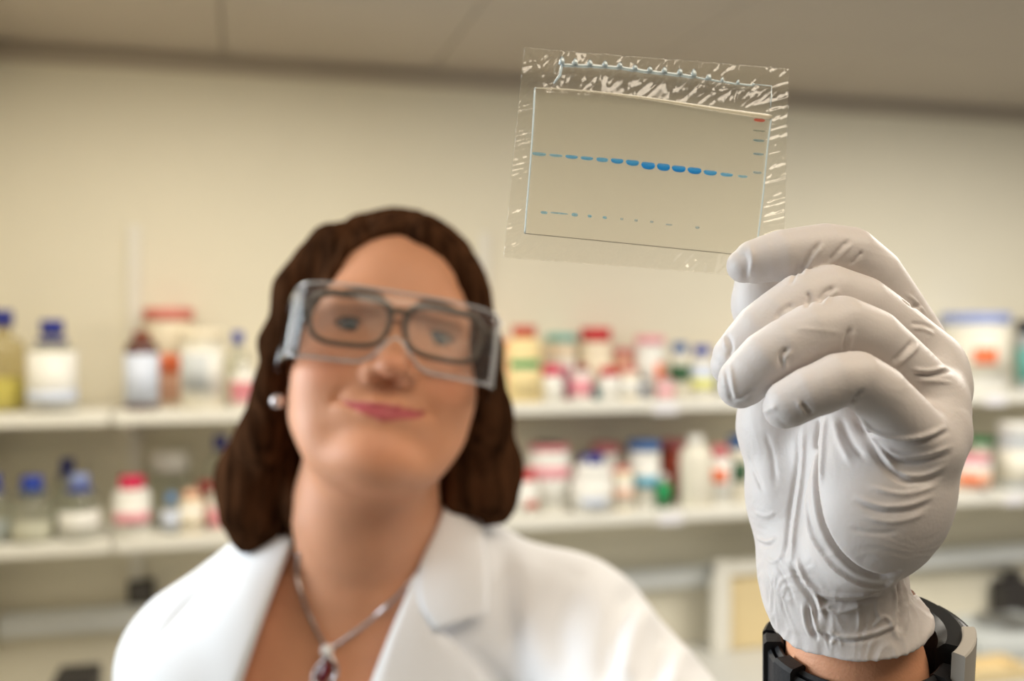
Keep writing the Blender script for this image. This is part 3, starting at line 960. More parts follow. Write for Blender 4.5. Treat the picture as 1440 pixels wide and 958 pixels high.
# folds and creases: photo-traced lines laid on the sculpted surface (x, y) with depth in mm and width in mm
CREASES = [
    # fingers: inner side folds at the joints
    ([(1125, 385), (1135, 365), (1152, 342)], -0.9, 1.0), ([(1131, 386), (1142, 367), (1158, 345)], 0.6, 1.0),
    ([(1166, 368), (1180, 352), (1194, 338)], -0.8, 1.0), ([(1172, 372), (1186, 356), (1198, 344)], 0.5, 0.9),
    ([(1196, 372), (1206, 362), (1213, 354)], -0.8, 0.8), ([(1112, 398), (1118, 384), (1124, 372)], -0.7, 1.0),
    ([(1152, 425), (1160, 412), (1172, 404)], -1.0, 1.0), ([(1158, 428), (1168, 416), (1180, 408)], 0.6, 0.9),
    ([(1134, 432), (1138, 420), (1136, 412)], -0.8, 1.0), ([(1092, 448), (1102, 436), (1116, 428)], -0.6, 1.2),
    ([(1100, 515), (1098, 500), (1108, 490)], -0.9, 1.0), ([(1106, 522), (1104, 506), (1114, 494)], 0.6, 0.9),
    ([(1188, 494), (1190, 478), (1196, 462)], -1.0, 1.0), ([(1194, 496), (1196, 480), (1201, 466)], 0.5, 1.0),
    ([(1120, 462), (1150, 464), (1185, 468)], 0.18, 1.0),
    ([(1200, 568), (1206, 558), (1213, 550)], -1.1, 1.1), ([(1128, 568), (1134, 576), (1140, 582)], -1.0, 1.1),
    ([(1122, 566), (1128, 574), (1134, 580)], 0.5, 0.9),
    # finger tips: pinched glove ends
    ([(1054, 346), (1058, 366), (1052, 392)], 0.35, 1.1), ([(1044, 354), (1050, 370), (1050, 392)], -0.4, 1.6),
    ([(1022, 470), (1028, 488), (1024, 504)], -0.7, 1.1), ([(1017, 472), (1020, 490)], 0.5, 0.9),
    ([(1018, 516), (1023, 545), (1029, 566)], -0.7, 1.3), ([(1026, 512), (1031, 544), (1036, 564)], 0.45, 1.1),
    ([(1030, 565), (1046, 558), (1062, 546)], -0.5, 1.0),
    # knuckle area
    ([(1255, 510), (1272, 494), (1285, 480)], -0.8, 1.2), ([(1262, 514), (1279, 499), (1292, 486)], 0.7, 1.1),
    ([(1285, 520), (1305, 522), (1330, 517)], 0.8, 0.9), ([(1290, 527), (1310, 528), (1338, 522)], -0.8, 1.0),
    ([(1292, 535), (1312, 536), (1338, 538)], 0.5, 0.9), ([(1268, 420), (1282, 430), (1296, 430)], -0.6, 1.0),
    ([(1276, 414), (1288, 424), (1302, 440)], 0.5, 0.9), ([(1282, 455), (1300, 456), (1314, 462)], -0.6, 0.9),
    ([(1282, 461), (1298, 463), (1314, 470)], 0.5, 0.8),
    # sweep under the little finger and down the side of the hand
    ([(1212, 590), (1230, 606), (1262, 616), (1300, 613), (1330, 601)], 1.0, 1.1),
    ([(1208, 597), (1230, 614), (1262, 624), (1300, 621), (1335, 607)], -1.0, 1.2),
    ([(1205, 590), (1222, 620), (1245, 655), (1280, 680)], -1.2, 1.5), ([(1214, 592), (1232, 625), (1258, 660)], 0.8, 1.3),
    ([(1240, 625), (1265, 640), (1300, 640), (1338, 628)], 0.7, 1.1), ([(1240, 634), (1265, 649), (1300, 649), (1335, 640)], -0.7, 1.2),
    ([(1246, 655), (1270, 668), (1300, 668), (1330, 655)], 0.7, 1.1), ([(1246, 664), (1270, 677), (1300, 677), (1325, 668)], -0.7, 1.1),
    ([(1225, 685), (1260, 694), (1290, 692), (1318, 682)], 0.5, 1.1), ([(1205, 700), (1240, 712), (1280, 710), (1312, 698)], 0.5, 1.1),
    ([(1205, 708), (1240, 720), (1280, 718), (1308, 708)], -0.5, 1.1), ([(1215, 728), (1250, 734), (1280, 730), (1300, 722)], 0.4, 1.1),
    ([(1195, 744), (1230, 750), (1262, 748)], -0.3, 1.1),
    # long crease between the thumb mount and the heel
    ([(1152, 585), (1148, 620), (1145, 660), (1147, 700), (1156, 740), (1176, 776), (1205, 802), (1238, 813), (1262, 806)], -3.2, 1.5),
    ([(1142, 590), (1138, 630), (1134, 680), (1136, 720), (1146, 760), (1170, 795), (1205, 818), (1240, 824), (1264, 812)], 1.5, 1.4),
    ([(1160, 588), (1157, 630), (1154, 680)], 0.9, 1.5), ([(1130, 600), (1128, 660), (1118, 730), (1112, 790)], 0.8, 1.4),
    ([(1122, 600), (1120, 660), (1109, 735), (1104, 780)], -0.7, 1.4), ([(1172, 590), (1180, 620), (1196, 650)], 0.6, 1.6),
    ([(1182, 588), (1196, 620), (1215, 645)], -0.7, 1.6),
    ([(1062, 600), (1075, 580), (1092, 572)], 0.5, 1.2), ([(1052, 640), (1060, 665), (1072, 690)], -0.5, 1.5), ([(1076, 610), (1086, 640), (1090, 680)], -0.4, 1.6),
    ([(1060, 720), (1075, 726), (1090, 722)], 0.4, 1.0), ([(1064, 762), (1076, 768), (1086, 766)], -0.6, 0.9), ([(1064, 757), (1078, 762), (1090, 758)], 0.6, 0.9),
    # crumpled cuff
    ([(1112, 795), (1122, 818), (1140, 845), (1150, 872)], -1.4, 1.3), ([(1121, 790), (1132, 815), (1150, 842), (1158, 866)], 1.2, 1.2),
    ([(1132, 822), (1160, 836), (1200, 838), (1240, 830)], 1.0, 1.1), ([(1132, 830), (1160, 846), (1200, 848), (1244, 838)], -1.0, 1.2),
    ([(1150, 852), (1180, 860), (1210, 852)], 0.8, 1.1), ([(1140, 862), (1168, 850), (1178, 846)], 0.7, 1.0),
    ([(1150, 884), (1190, 896), (1230, 890), (1262, 874)], 0.7, 1.0), ([(1150, 890), (1190, 902), (1230, 897), (1262, 882)], -0.6, 1.0),
    ([(1262, 815), (1266, 850), (1262, 890)], -1.4, 1.3), ([(1270, 818), (1274, 850), (1272, 888)], 1.0, 1.3), ([(1254, 815), (1258, 850), (1252, 880)], 0.8, 1.2),
    ([(1235, 830), (1232, 856), (1238, 872)], 0.6, 1.0), ([(1228, 880), (1245, 868), (1262, 898)], 0.8, 0.9), ([(1206, 850), (1208, 870), (1207, 888)], 0.4, 0.8),
    ([(1135, 850), (1140, 880), (1150, 900)], -1.2, 1.0), ([(1142, 850), (1147, 878), (1158, 898)], 0.8, 0.9), ([(1128, 852), (1132, 878), (1140, 896)], 0.6, 0.9),
    ([(1078, 800), (1092, 830), (1112, 850)], 0.5, 1.2), ([(1090, 790), (1104, 815), (1118, 850)], -0.5, 1.3), ([(1070, 775), (1085, 790), (1100, 782)], 0.4, 1.0),
    ([(1168, 905), (1178, 898), (1184, 908)], 0.6, 0.8),
]
HN0 = HN.copy()
HV0 = HV.copy()


def lay(sdf, items, V, N, d0, d1, jump=0.012, ka=1.0, kw=1.0):
    """lay photo-traced lines on a sculpt (all rays in one go) and press them into its mesh"""
    sp = [spline(i[0], max(8, 4 * len(i[0]))) for i in items]
    H = hits(sdf, np.vstack(sp), d0, d1)
    k = 0
    for (pts, amp, w), q in zip(items, sp):
        poly = H[k:k + len(q)]
        k += len(q)
        gap = np.linalg.norm(np.diff(poly, axis=0), axis=1)
        if gap.max() > jump:      # a line that jumps between two surfaces: keep its longest smooth run
            poly = poly[max(np.split(np.arange(len(poly)), np.where(gap > jump)[0] + 1), key=len)]
            if len(poly) < 3:
                continue
        crease(V, N, poly, amp * 1e-3 * ka, w * 1e-3 * kw)


lay(hand_sdf, CREASES, HV, HN0, 0.28, 0.45, ka=1.15, kw=0.75)
# small random crumple of the thin nitrile, stronger towards the cuff
cz = np.clip((P(1190, 700, 0.37)[2] - HV[:, 2]) / 0.05, 0, 1)
n1 = vnoise(HV * np.array([100, 100, 70]), 1)
n2 = 1 - np.abs(vnoise(HV * 120 + 3 * vnoise(HV * 60, 5)[:, None], 2))
HV += HN0 * ((0.00012 + 0.0005 * cz) * n1 + (0.00008 + 0.0006 * cz) * (n2 - 0.6))[:, None]
M_glove = mat('pale_grey_nitrile', srgb(208, 200, 195), 0.46, var=0.012, vscale=40, bump=0.06, bscale=900, spec=0.4, sheen=0.1, sss=0.05)
glove = big_mesh('glove', HV, HQ, M_glove, woman)
glove['label'] = 'pale grey nitrile glove on the raised hand'

# ----- head frame (millimetres: x to the picture's right, y out of the face, z up)
YAWH, PITH, ROLL = math.radians(12), math.radians(16), math.radians(9.5)
_F = np.array([math.sin(YAWH) * math.cos(PITH), -math.cos(YAWH) * math.cos(PITH), math.sin(PITH)])
_X0 = np.array([math.cos(YAWH), math.sin(YAWH), 0.0])
_U0 = np.cross(_F, _X0)
_Xh = _X0 * math.cos(ROLL) - _U0 * math.sin(ROLL)
_Uh = _U0 * math.cos(ROLL) + _X0 * math.sin(ROLL)
HR = np.stack([np.array(W(*a)) for a in (_Xh, _F, _Uh)], 1)     # columns: head axes in the room
HC = P(557, 461, 0.705) - HR @ np.array([0, 0.080, 0.0])


def HL(x, y, z):
    return HC + HR @ (np.array([x, y, z]) * 1e-3)


def to_head(p):
    return ((p - HC.astype(np.float32)) @ HR.astype(np.float32)) * np.float32(1000)


def head_sdf(l):
    l = l.copy()
    l[:, 2] = np.where(l[:, 2] < 0, l[:, 2] / 0.86, l[:, 2])
    l[:, 0] /= 1.05
    m = l.copy()
    m[:, 0] = np.abs(m[:, 0])
    d = smin(ellip(l, (0, -8, 30), (70, 92, 80)), ellip(l, (0, 26, -28), (61, 58, 84)), 24)
    d = smin(d, chain(m, [((43, 2, -60), 16), ((29, 42, -96), 18), ((0, 60, -106), 20)], 8), 30)
    d = smin(d, ellip(m, (33, 38, -62), (22, 28, 30)), 24)
    d = smin(d, ellip(m, (36, 50, -40), (24, 25, 26)), 18)
    d = smin(d, rcone(m, (0, 72, 16), (38, 66, 17), 10, 9), 14)
    d = smax(d, -ellip(m, (29.5, 93, -1), (18, 17, 13)), 9)
    d = smin(d, chain(l, [((0, 76, 6), 7), ((0, 91, -20), 8.5), ((0, 99, -38), 10.5)], 5), 8)
    d = smin(d, ellip(m, (12.5, 88, -42), (7.5, 10, 8)), 5)
    d = smax(d, -ellip(m, (6.8, 96, -49.5), (3.6, 6, 4)), 3)
    d = smin(d, ellip(l, (0, 68, -70), (30, 18, 22)), 14)
    # nasolabial folds
    d = smax(d, -chain(m, [((19, 89, -44), 1.2), ((29, 80, -58), 1.2), ((34, 71, -70), 0.3)], None), 6)
    # lips with a slight smile
    d = smin(d, chain(m, [((0, 84.5, -67.5), 4.0), ((7, 84.5, -66.0), 4.2), ((26, 75, -67.0), 2.2)], 2), 3)
    d = smin(d, chain(m, [((0, 83.5, -76.5), 5.6), ((12, 81.5, -74.6), 4.6), ((25, 74, -68.8), 2.2)], 2), 3)
    d = smax(d, -chain(m, [((0, 91, -71.8), 1.7), ((14, 87, -70.0), 1.6), ((29, 76, -66.8), 1.3)], None), 2)
    d = smin(d, ellip(l, (0, 64, -104), (22, 20, 18)), 14)
    d = smin(d, ellip(l, (0, 38, -112), (38, 36, 20)), 18)
    # ear and lobe
    d = smin(d, ellip(m, (70, -4, -18), (7, 16, 30)), 6)
    d = smin(d, ellip(m, (70, 4, -48), (5, 8, 10)), 5)
    d = smax(d, -ellip(m, (77, -2, -14), (5, 9, 16)), 4)
    # eyelids
    lid = np.abs(np.sqrt(((m - np.array([29.5, 64.5, -1], dtype=np.float32)) ** 2).sum(1)) - 12.6) - 1.1
    openz = m[:, 2] + 1.6 - 0.02 * (m[:, 0] - 29.5)
    lid = np.maximum(lid, 3.6 - np.abs(openz + 0.6) - 0.010 * (m[:, 0] - 29.5) ** 2 * -1)
    d = smin(d, lid, 3)
    return d * 0.93


SH_C = P(800, 905, 0.82)
ELB = P(1150, 1330, 0.56)


def torso_sdf(p):
    d = ellip(p, P(515, 1150, 0.842), (0.166, 0.122, 0.208), TORSO_R)
    d = smin(d, ellip(p, P(515, 1420, 0.88), (0.165, 0.118, 0.28), TORSO_R), 0.06)
    sh = chain(p, [(P(290, 930, 0.835), 0.050), (P(400, 860, 0.825), 0.047), (P(515, 835, 0.83), 0.052), (P(640, 850, 0.825), 0.047), (P(790, 905, 0.83), 0.052)], 0.02)
    d = smin(d, sh, 0.05)
    d = smin(d, chain(p, [(P(470, 760, 0.83), 0.034), (P(345, 880, 0.84), 0.042)], None), 0.03)
    d = smin(d, chain(p, [(P(580, 760, 0.83), 0.034), (P(715, 870, 0.84), 0.042)], None), 0.03)
    # her right arm hangs down
    d = smin(d, chain(p, [(P(285, 950, 0.84), 0.052), (P(215, 1400, 0.88), 0.045)], None), 0.03)
    return d


def arm_sdf(p):
    return chain(p, [(SH_C, 0.055), (ELB, 0.044)], None)


def forearm_sdf(p):
    d = chain(p, [(ELB, 0.042), (0.45 * ELB + 0.55 * P(1206, 960, 0.379), 0.034), (P(1203, 940, 0.378), 0.0235), (P(1190, 850, 0.375), 0.0215)], 0.01)
    return d


def body_sdf(p):
    l = to_head(p)
    d = head_sdf(l) * 0.001
    nk = chain(p, [(HL(0, -2, -70), 0.052), (P(514, 720, 0.79), 0.053), (P(514, 810, 0.815), 0.058)], 0.02)
    # neck sinews and collar bones
    d = smin(d, nk, 0.014)
    d = smin(d, torso_sdf(p), 0.03)
    d = smin(d, chain(p, [(P(500, 838, 0.765), 0.006), (P(430, 832, 0.775), 0.006), (P(360, 820, 0.80), 0.007)], None), 0.014)
    d = smin(d, chain(p, [(P(545, 842, 0.765), 0.006), (P(620, 838, 0.775), 0.006), (P(700, 826, 0.80), 0.007)], None), 0.014)
    d = smin(d, chain(p, [(P(585, 735, 0.765), 0.008), (P(545, 830, 0.768), 0.006)], None), 0.014)
    d = smin(d, chain(p, [(P(440, 735, 0.765), 0.008), (P(480, 830, 0.768), 0.006)], None), 0.014)
    d = smin(d, smin(arm_sdf(p), forearm_sdf(p), 0.01), 0.02)
    return np.maximum(d, np.float32(BODY_Z) - p[:, 2])


TORSO_R = np.stack([np.array(W(1, 0, 0)), np.array(W(0, 1, 0)), np.array([0, 0, 1.0])], 1)
BODY_Z = CAM_Z - 0.55
bb = np.array([P(140, 1300, 0.9), P(140, 1300, 0.7), P(900, 260, 0.9), P(1290, 1420, 0.55), P(1290, 830, 0.33), P(700, 800, 1.0), P(330, 700, 1.0), P(1250, 1200, 0.36)])
lo, hi = bb.min(0) - 0.03, bb.max(0) + 0.03
lo[2] = BODY_Z - 0.02
BV, BQ = mesh_sdf(body_sdf, lo, hi, 0.0024)
BV = relax(BV, BQ, 1, 0.4)
body = big_mesh('body', BV, BQ, None, woman)

# skin material: lips and flushed cheeks where the face has them (stored per vertex)
L = to_head(BV.astype(np.float32))
L[:, 2] = np.where(L[:, 2] < 0, L[:, 2] / 0.86, L[:, 2])
L[:, 0] /= 1.05
ax = np.abs(L[:, 0])
zc = -71.6 + 4.0 * (np.minimum(ax, 30) / 27) ** 2
lipz = np.where(L[:, 2] > zc, np.clip((L[:, 2] - zc) / (5.4 - 0.13 * ax), 0, 3), np.clip((zc - L[:, 2]) / (9.0 - 0.26 * ax + 1e-3), 0, 3))
lip = np.clip((1.15 - lipz) / 0.3, 0, 1) * np.clip((27.5 - ax) / 3, 0, 1) * (L[:, 1] > 66) * (L[:, 2] > -84) * (L[:, 2] < -58)
fl = np.exp(-((ax - 40) ** 2 / 320 + (L[:, 2] + 40) ** 2 / 400)) * (L[:, 1] > 20) + 0.8 * np.exp(-(L[:, 0] ** 2 + (L[:, 2] + 40) ** 2) / 120) * (L[:, 1] > 85) \
    + 0.5 * np.exp(-(L[:, 0] ** 2 + (L[:, 2] + 104) ** 2) / 350) * (L[:, 1] > 50)
for nm, arr in (('lip_mask', lip), ('flush_mask', fl)):
    at = body.data.attributes.new(nm, 'FLOAT', 'POINT')
    at.data.foreach_set('value', arr.astype(np.float32))
nt = M_skin.node_tree
bs = nt.nodes['Principled BSDF']
src = bs.inputs['Base Color'].links[0].from_socket
for nm, colr, f in (('flush_mask', srgb(222, 132, 108), 0.3), ('lip_mask', srgb(192, 84, 96), 0.9)):
    an = nt.nodes.new('ShaderNodeAttribute')
    an.attribute_name = nm
    ml = nt.nodes.new('ShaderNodeMath')
    ml.operation = 'MULTIPLY'
    ml.inputs[1].default_value = f
    mx = nt.nodes.new('ShaderNodeMix')
    mx.data_type = 'RGBA'
    nt.links.new(an.outputs['Fac'], ml.inputs[0])
    nt.links.new(ml.outputs[0], mx.inputs[0])
    nt.links.new(src, mx.inputs[6])
    mx.inputs[7].default_value = (*colr, 1)
    src = mx.outputs[2]
nt.links.new(src, bs.inputs['Base Color'])
body.data.materials.append(M_skin)

# eyes: ball, iris disc and pupil
M_eye = mat('eye_white', srgb(196, 184, 176), 0.15)
M_iris = mat('blue_grey_iris', srgb(92, 104, 112), 0.2)
M_pupil = mat('pupil_black', srgb(12, 12, 12), 0.1)
for s in (-1, 1):
    c = HL(s * 31, 64.5, -1)
    look = -c + np.array([0, 0, CAM_Z])
    look /= np.linalg.norm(look)
    bm = bmesh.new()
    bmesh.ops.create_uvsphere(bm, u_segments=24, v_segments=16, radius=0.0118)
    bmesh.ops.translate(bm, vec=tuple(c), verts=bm.verts)
    e = bm_obj('eye', bm, M_eye, body, smooth=True)
    Rq = Vector(look).to_track_quat('Z', 'Y').to_matrix().to_4x4()
    for nm, r, off, mm in (('iris', 0.0064, 0.01045, M_iris), ('pupil', 0.0026, 0.01175, M_pupil)):
        bm = bmesh.new()
        bmesh.ops.create_uvsphere(bm, u_segments=20, v_segments=8, radius=r)
        bmesh.ops.scale(bm, vec=(1, 1, 0.3), verts=bm.verts)
        bmesh.ops.transform(bm, matrix=Matrix.Translation(Vector(c + look * off)) @ Rq, verts=bm.verts)
        # iris and pupil are pieces of the eye; kept at the third level
        bm_obj(nm, bm, mm, e if nm == 'iris' else e, smooth=True)

# eyelashes
M_lash = mat('dark_lashes', srgb(40, 28, 24), 0.6)
for s in (-1, 1):
    pts = [HL(s * 31 + x, 64.5 + math.sqrt(max(1.0, 13.6 ** 2 - x * x - zz * zz)), -1 + zz) for x, zz in ((-11.5, 0.2), (-8, 2.4), (-3, 3.4), (3, 3.4), (8, 2.4), (11.5, 0.2))]
    tube('eyelashes', spline(pts, 16), 0.0012, M_lash, body, 6)
    pts = [HL(s * 31 + x, 64.5 + math.sqrt(max(1.0, 13.4 ** 2 - x * x - zz * zz)), -1 + zz) for x, zz in ((-11, -0.6), (-6, -4), (0, -5), (6, -4), (11, -0.6))]
    tube('eyelashes', spline(pts, 14), 0.0006, M_lash, body, 6)

# eyebrows
M_brow = mat('brow_hair', srgb(112, 78, 56), 0.7, var=0.2, vscale=200)
for s in (-1, 1):
    pts = []
    for t in np.linspace(0, 1, 10):
        x = 12 + 36 * t
        z = 19 + 4.5 * math.sin(t * 2.2) - 4 * t * t
        q = np.array([[s * x, 110.0, z]], dtype=np.float32)
        for _ in range(60):
            q[:, 1] -= np.clip(head_sdf(q), -2, 3) * 0.7
        pts.append(HL(*(q[0] + np.array([0, 0.4, 0]))))
    tube('eyebrow', pts, np.array([1.6, 2.6, 3.0, 3.0, 2.8, 2.5, 2.2, 1.8, 1.4, 0.8]) * 1e-3, M_brow, body, 8)

# ----- lab coat: a shell over shoulders, chest and sleeve with an open front
def project(p):
    a = p - np.array([0, 0, CAM_Z], dtype=np.float32)
    x = a @ np.array(W(1, 0, 0), dtype=np.float32)
    f = a @ np.array(W(0, CP, 0), dtype=np.float32) + a[:, 2] * np.float32(SP)
    z = a @ np.array(W(0, -SP, 0), dtype=np.float32) + a[:, 2] * np.float32(CP)
    f = np.maximum(f, 0.05)
    return 720 + FPX * x / f, 479 - FPX * z / f, f


V_LEFT = ((408, 760), (322, 1010))
V_RIGHT = ((628, 700), (508, 1000))


def side(px, py, a, b):
    (x0, y0), (x1, y1) = a, b
    L_ = math.hypot(x1 - x0, y1 - y0)
    return ((px - x0) * (y1 - y0) - (py - y0) * (x1 - x0)) / L_


def coat_sdf(p):
    d = torso_sdf(p)
    d = smin(d, smin(arm_sdf(p), chain(p, [(ELB, 0.046), (0.62 * ELB + 0.38 * P(1206, 960, 0.379), 0.042)], None), 0.012), 0.03)
    inner = d - 0.004
    d = d - 0.013
    d = smax(d, -inner, 0.002)
    px, py, f = project(p)
    cut = np.maximum(-side(px, py, *V_LEFT), side(px, py, *V_RIGHT)) * f / FPX
    cut = np.maximum(cut, f - 0.86)
    nk = rcone(p, P(514, 700, 0.795), P(514, 815, 0.815), 0.062, 0.068)
    d = smax(d, -smin(cut, nk, 0.01), 0.003)
    return np.maximum(d, np.float32(BODY_Z + 0.004) - p[:, 2])


def coat_outer(p):
    d = torso_sdf(p)
    return smin(d, arm_sdf(p), 0.03) - 0.013


cb = np.array([P(110, 1300, 0.9), P(60, 1300, 0.75), P(900, 640, 0.9), P(1310, 1420, 0.55), P(700, 800, 1.0), P(330, 700, 1.0), P(1300, 1000, 0.42)])
lo, hi = cb.min(0) - 0.03, cb.max(0) + 0.03
lo[2] = BODY_Z - 0.02
CV, CQ = mesh_sdf(coat_sdf, lo, hi, 0.0028)
CV = relax(CV, CQ, 1, 0.4)
CN = vnormals(CV, CQ)
FOLDS = [
    ([(905, 815), (880, 850), (862, 900), (850, 960)], -6, 9), ([(935, 835), (905, 865), (885, 910), (875, 960)], 5, 9),
    ([(960, 870), (930, 900), (915, 960)], -5, 9), ([(985, 900), (955, 930), (945, 965)], 4, 8),
    ([(830, 790), (800, 830), (790, 880), (795, 950)], -4, 12), ([(740, 770), (735, 830), (750, 900), (770, 960)], 4, 14),
    ([(710, 760), (712, 830), (725, 930)], -3, 10),
    ([(285, 800), (240, 860), (205, 940)], 4, 14), ([(320, 800), (275, 860), (235, 940)], -4, 10),
    ([(190, 850), (165, 900), (150, 958)], -4, 10), ([(640, 900), (680, 940), (720, 990)], -2, 8),
]
lay(coat_outer, FOLDS, CV, CN, 0.5, 1.0, jump=0.04)
CV += CN * (0.0022 * vnoise(CV * 16, 3) + 0.0009 * vnoise(CV * 45, 4))[:, None]
M_coat = mat('white_cotton', srgb(247, 247, 248), 0.85, var=0.012, vscale=12, bump=0.15, bscale=1400, sheen=0.15)
coat = big_mesh('lab_coat', CV, CQ, M_coat, woman)


def lapel(name, inner, outer, off_in, off_out, thick=0.0022, n=26, m=10, bulge=0.004):
    a, b = spline(inner, n), spline(outer, n)
    pts = np.array([[a[i] * (1 - t) + b[i] * t for t in np.linspace(0, 1, m)] for i in range(n)])
    # the surface is followed along the coat's front, also across the open neck edge
    H = hits(coat_outer, pts.reshape(-1, 2), 0.5, 1.0).reshape(n, m, 3)
    T = np.linspace(0, 1, m)
    back = (np.array([0, 0, CAM_Z]) - H)
    back /= np.linalg.norm(back, axis=2)[:, :, None]
    off = off_in * (1 - T) + off_out * T + bulge * np.sin(T * math.pi)
    G = H + back * off[None, :, None]
    return sheet(name, G, thick, M_coat, coat)


lapel('collar', [(632, 692), (614, 745), (590, 800), (590, 848), (613, 886)], [(672, 722), (681, 770), (685, 820), (685, 846), (683, 862)], 0.014, 0.014, bulge=0.002)
lapel('lapel', [(586, 805), (570, 842), (545, 900), (520, 965), (500, 1020)], [(600, 850), (622, 888), (655, 925), (700, 980), (735, 1030)], 0.0125, 0.004)
lapel('lapel', [(412, 755), (392, 810), (366, 880), (340, 955), (318, 1020)], [(362, 752), (318, 800), (268, 850), (215, 910), (160, 990)], 0.013, 0.005)

# ----- hair: parted bob reaching the shoulders
def hair_sdf(p):
    l = to_head(p)
    cap = ellip(l, (0, -12, 31), (81, 101, 90))
    # face window
    face = ellip(l, (3, 78, -18), (63, 62, 84))
    face = smin(face, ellip(l, (6, 80, 38), (50, 60, 38)), 16)
    cap = smax(cap, -face, 8)
    cap = np.maximum(cap, -42 - l[:, 2]) * 0.001
    L1 = chain(p, [PR(466, 345, 0.750, 34), PR(412, 410, 0.745, 27), PR(390, 480, 0.745, 20), PR(380, 545, 0.750, 22), PR(372, 615, 0.775, 38), PR(364, 670, 0.80, 54), PR(358, 725, 0.79, 50)], 0.012)
    L2 = chain(p, [PR(400, 520, 0.80, 22), PR(408, 640, 0.79, 20), PR(420, 720, 0.775, 17), PR(424, 800, 0.772, 9)], 0.01)
    R1 = chain(p, [PR(600, 335, 0.75, 32), PR(652, 400, 0.755, 28), PR(672, 490, 0.760, 31), PR(676, 585, 0.785, 42), PR(684, 665, 0.805, 48), PR(690, 700, 0.80, 40)], 0.012)
    R2 = chain(p, [PR(640, 560, 0.80, 20), PR(640, 640, 0.80, 26), PR(650, 700, 0.795, 28)], 0.01)
    back = chain(p, [PR(545, 480, 0.86, 120), PR(540, 600, 0.875, 130), PR(535, 690, 0.88, 120)], 0.03)
    d = smin(cap, L1, 0.012)
    d = smin(d, R1, 0.012)
    d = smin(d, smin(L2, R2, 0.004), 0.008)
    d = smin(d, back, 0.02)
    # keep clear of the face and neck
    nk = rcone(p, HL(0, 6, -60), P(514, 800, 0.80), 0.054, 0.056)
    d = smax(d, -nk, 0.006)
    return d


hb_ = np.array([P(285, 270, 0.98), P(285, 830, 0.98), P(760, 270, 0.68), P(760, 830, 0.68), P(285, 830, 0.68), P(760, 270, 0.98)])
AV, AQ = mesh_sdf(hair_sdf, hb_.min(0) - 0.01, hb_.max(0) + 0.01, 0.0022)
AV = relax(AV, AQ, 1, 0.4)
AN = vnormals(AV, AQ)
Lh = to_head(AV.astype(np.float32)).astype(np.float64)
# strands: grooves that run down from the parting
ang = np.arctan2(Lh[:, 0] + 16, Lh[:, 1] + 10)
rad_ = np.hypot(Lh[:, 0], Lh[:, 1])
st = np.stack([ang * 9, rad_ * 0.05, Lh[:, 2] * 0.012], 1)
low = np.clip((-60 - Lh[:, 2]) / 60, 0, 1)
st[:, 0] += 0.5 * np.sin(Lh[:, 2] * 0.03)
g = vnoise(st, 7) * 0.0022 + vnoise(st * np.array([2.7, 2, 1.5]), 8) * 0.0012
AV += AN * (g * (0.7 + 0.9 * low))[:, None]
lay(hair_sdf, [([(512, 300), (516, 312), (520, 330)], -4, 3)], AV, AN, 0.5, 1.0, jump=0.03)
M_hair = mat('brown_hair', srgb(34, 20, 12), 0.5, col2=srgb(88, 58, 38), vscale=1.0, stretch=(160, 160, 14), bump=0.5, bscale=1.6, spec=0.0)  # lighter brown streaks also stand in for the hair's sheen
hair = big_mesh('hair', AV, AQ, M_hair, woman)
hair['label'] = 'dark brown shoulder-length bob with side parting'

# ---------------------------------------------------------------- things she wears
# eyeglasses
M_frame = mat('olive_brown_acetate', srgb(80, 66, 50), 0.35, var=0.25, vscale=300)
M_lens = clear_mat('spectacle_lens', (0.97, 0.96, 0.94), gloss=0.012, rough=0.05, haze=0.01)
gl = thing('eyeglasses', HL(0, 92, 0), 'dark olive-brown framed eyeglasses worn under the goggles', 'eyeglasses')


def lens_outline(s, n=48, k=1.0):
    out = []
    for i in range(n):
        a = 2 * math.pi * i / n
        c, sn = math.cos(a), math.sin(a)
        x = math.copysign(abs(c) ** 0.62, c) * 27.5 * k
        z = math.copysign(abs(sn) ** 0.7, sn) * 18.5 * k
        x *= 1 + 0.07 * z / 18.5
        cx = 33.0 * s + x
        y = 95 - 0.0028 * cx * cx - (z * 0.08)
        out.append((cx, y, z - 3 + (1.2 if s * x > 10 and z > 0 else 0)))
    return out


for s in (-1, 1):
    o = lens_outline(s)
    rim = tube('rim', [HL(*q) for q in o], [0.0019 + 0.0008 * (1 if q[2] > 8 else 0) for q in o], M_frame, gl, 8, closed=True)
    bm = bmesh.new()
    ring = [bm.verts.new(tuple(HL(*q))) for q in lens_outline(s, k=0.985)]
    ring2 = [bm.verts.new(tuple(HL(q[0], q[1] - 1.5, q[2]))) for q in lens_outline(s, k=0.985)]
    bm.faces.new(ring)
    bm.faces.new(ring2[::-1])
    for i in range(len(ring)):
        j = (i + 1) % len(ring)
        bm.faces.new((ring[i], ring[j], ring2[j], ring2[i]))
    bm_obj('lens', bm, M_lens, gl)
    tube('temple', [HL(s * 62, 83, 7), HL(s * 68, 78, 8), HL(s * 73, 60, 8), HL(s * 75.5, 20, 5), HL(s * 75, -8, 2)], [0.0026, 0.0028, 0.0024, 0.002, 0.002], M_frame, gl, 8)
tube('bridge', spline([HL(-7.5, 94, 4), HL(-3, 96.5, 7), HL(3, 96.5, 7), HL(7.5, 94, 4)], 12), 0.0021, M_frame, gl, 8)
for s in (-1, 1):
    tube('nose_pad', [HL(s * 9, 92, -6), HL(s * 10.5, 89, -12)], 0.0016, M_lens, gl, 8)

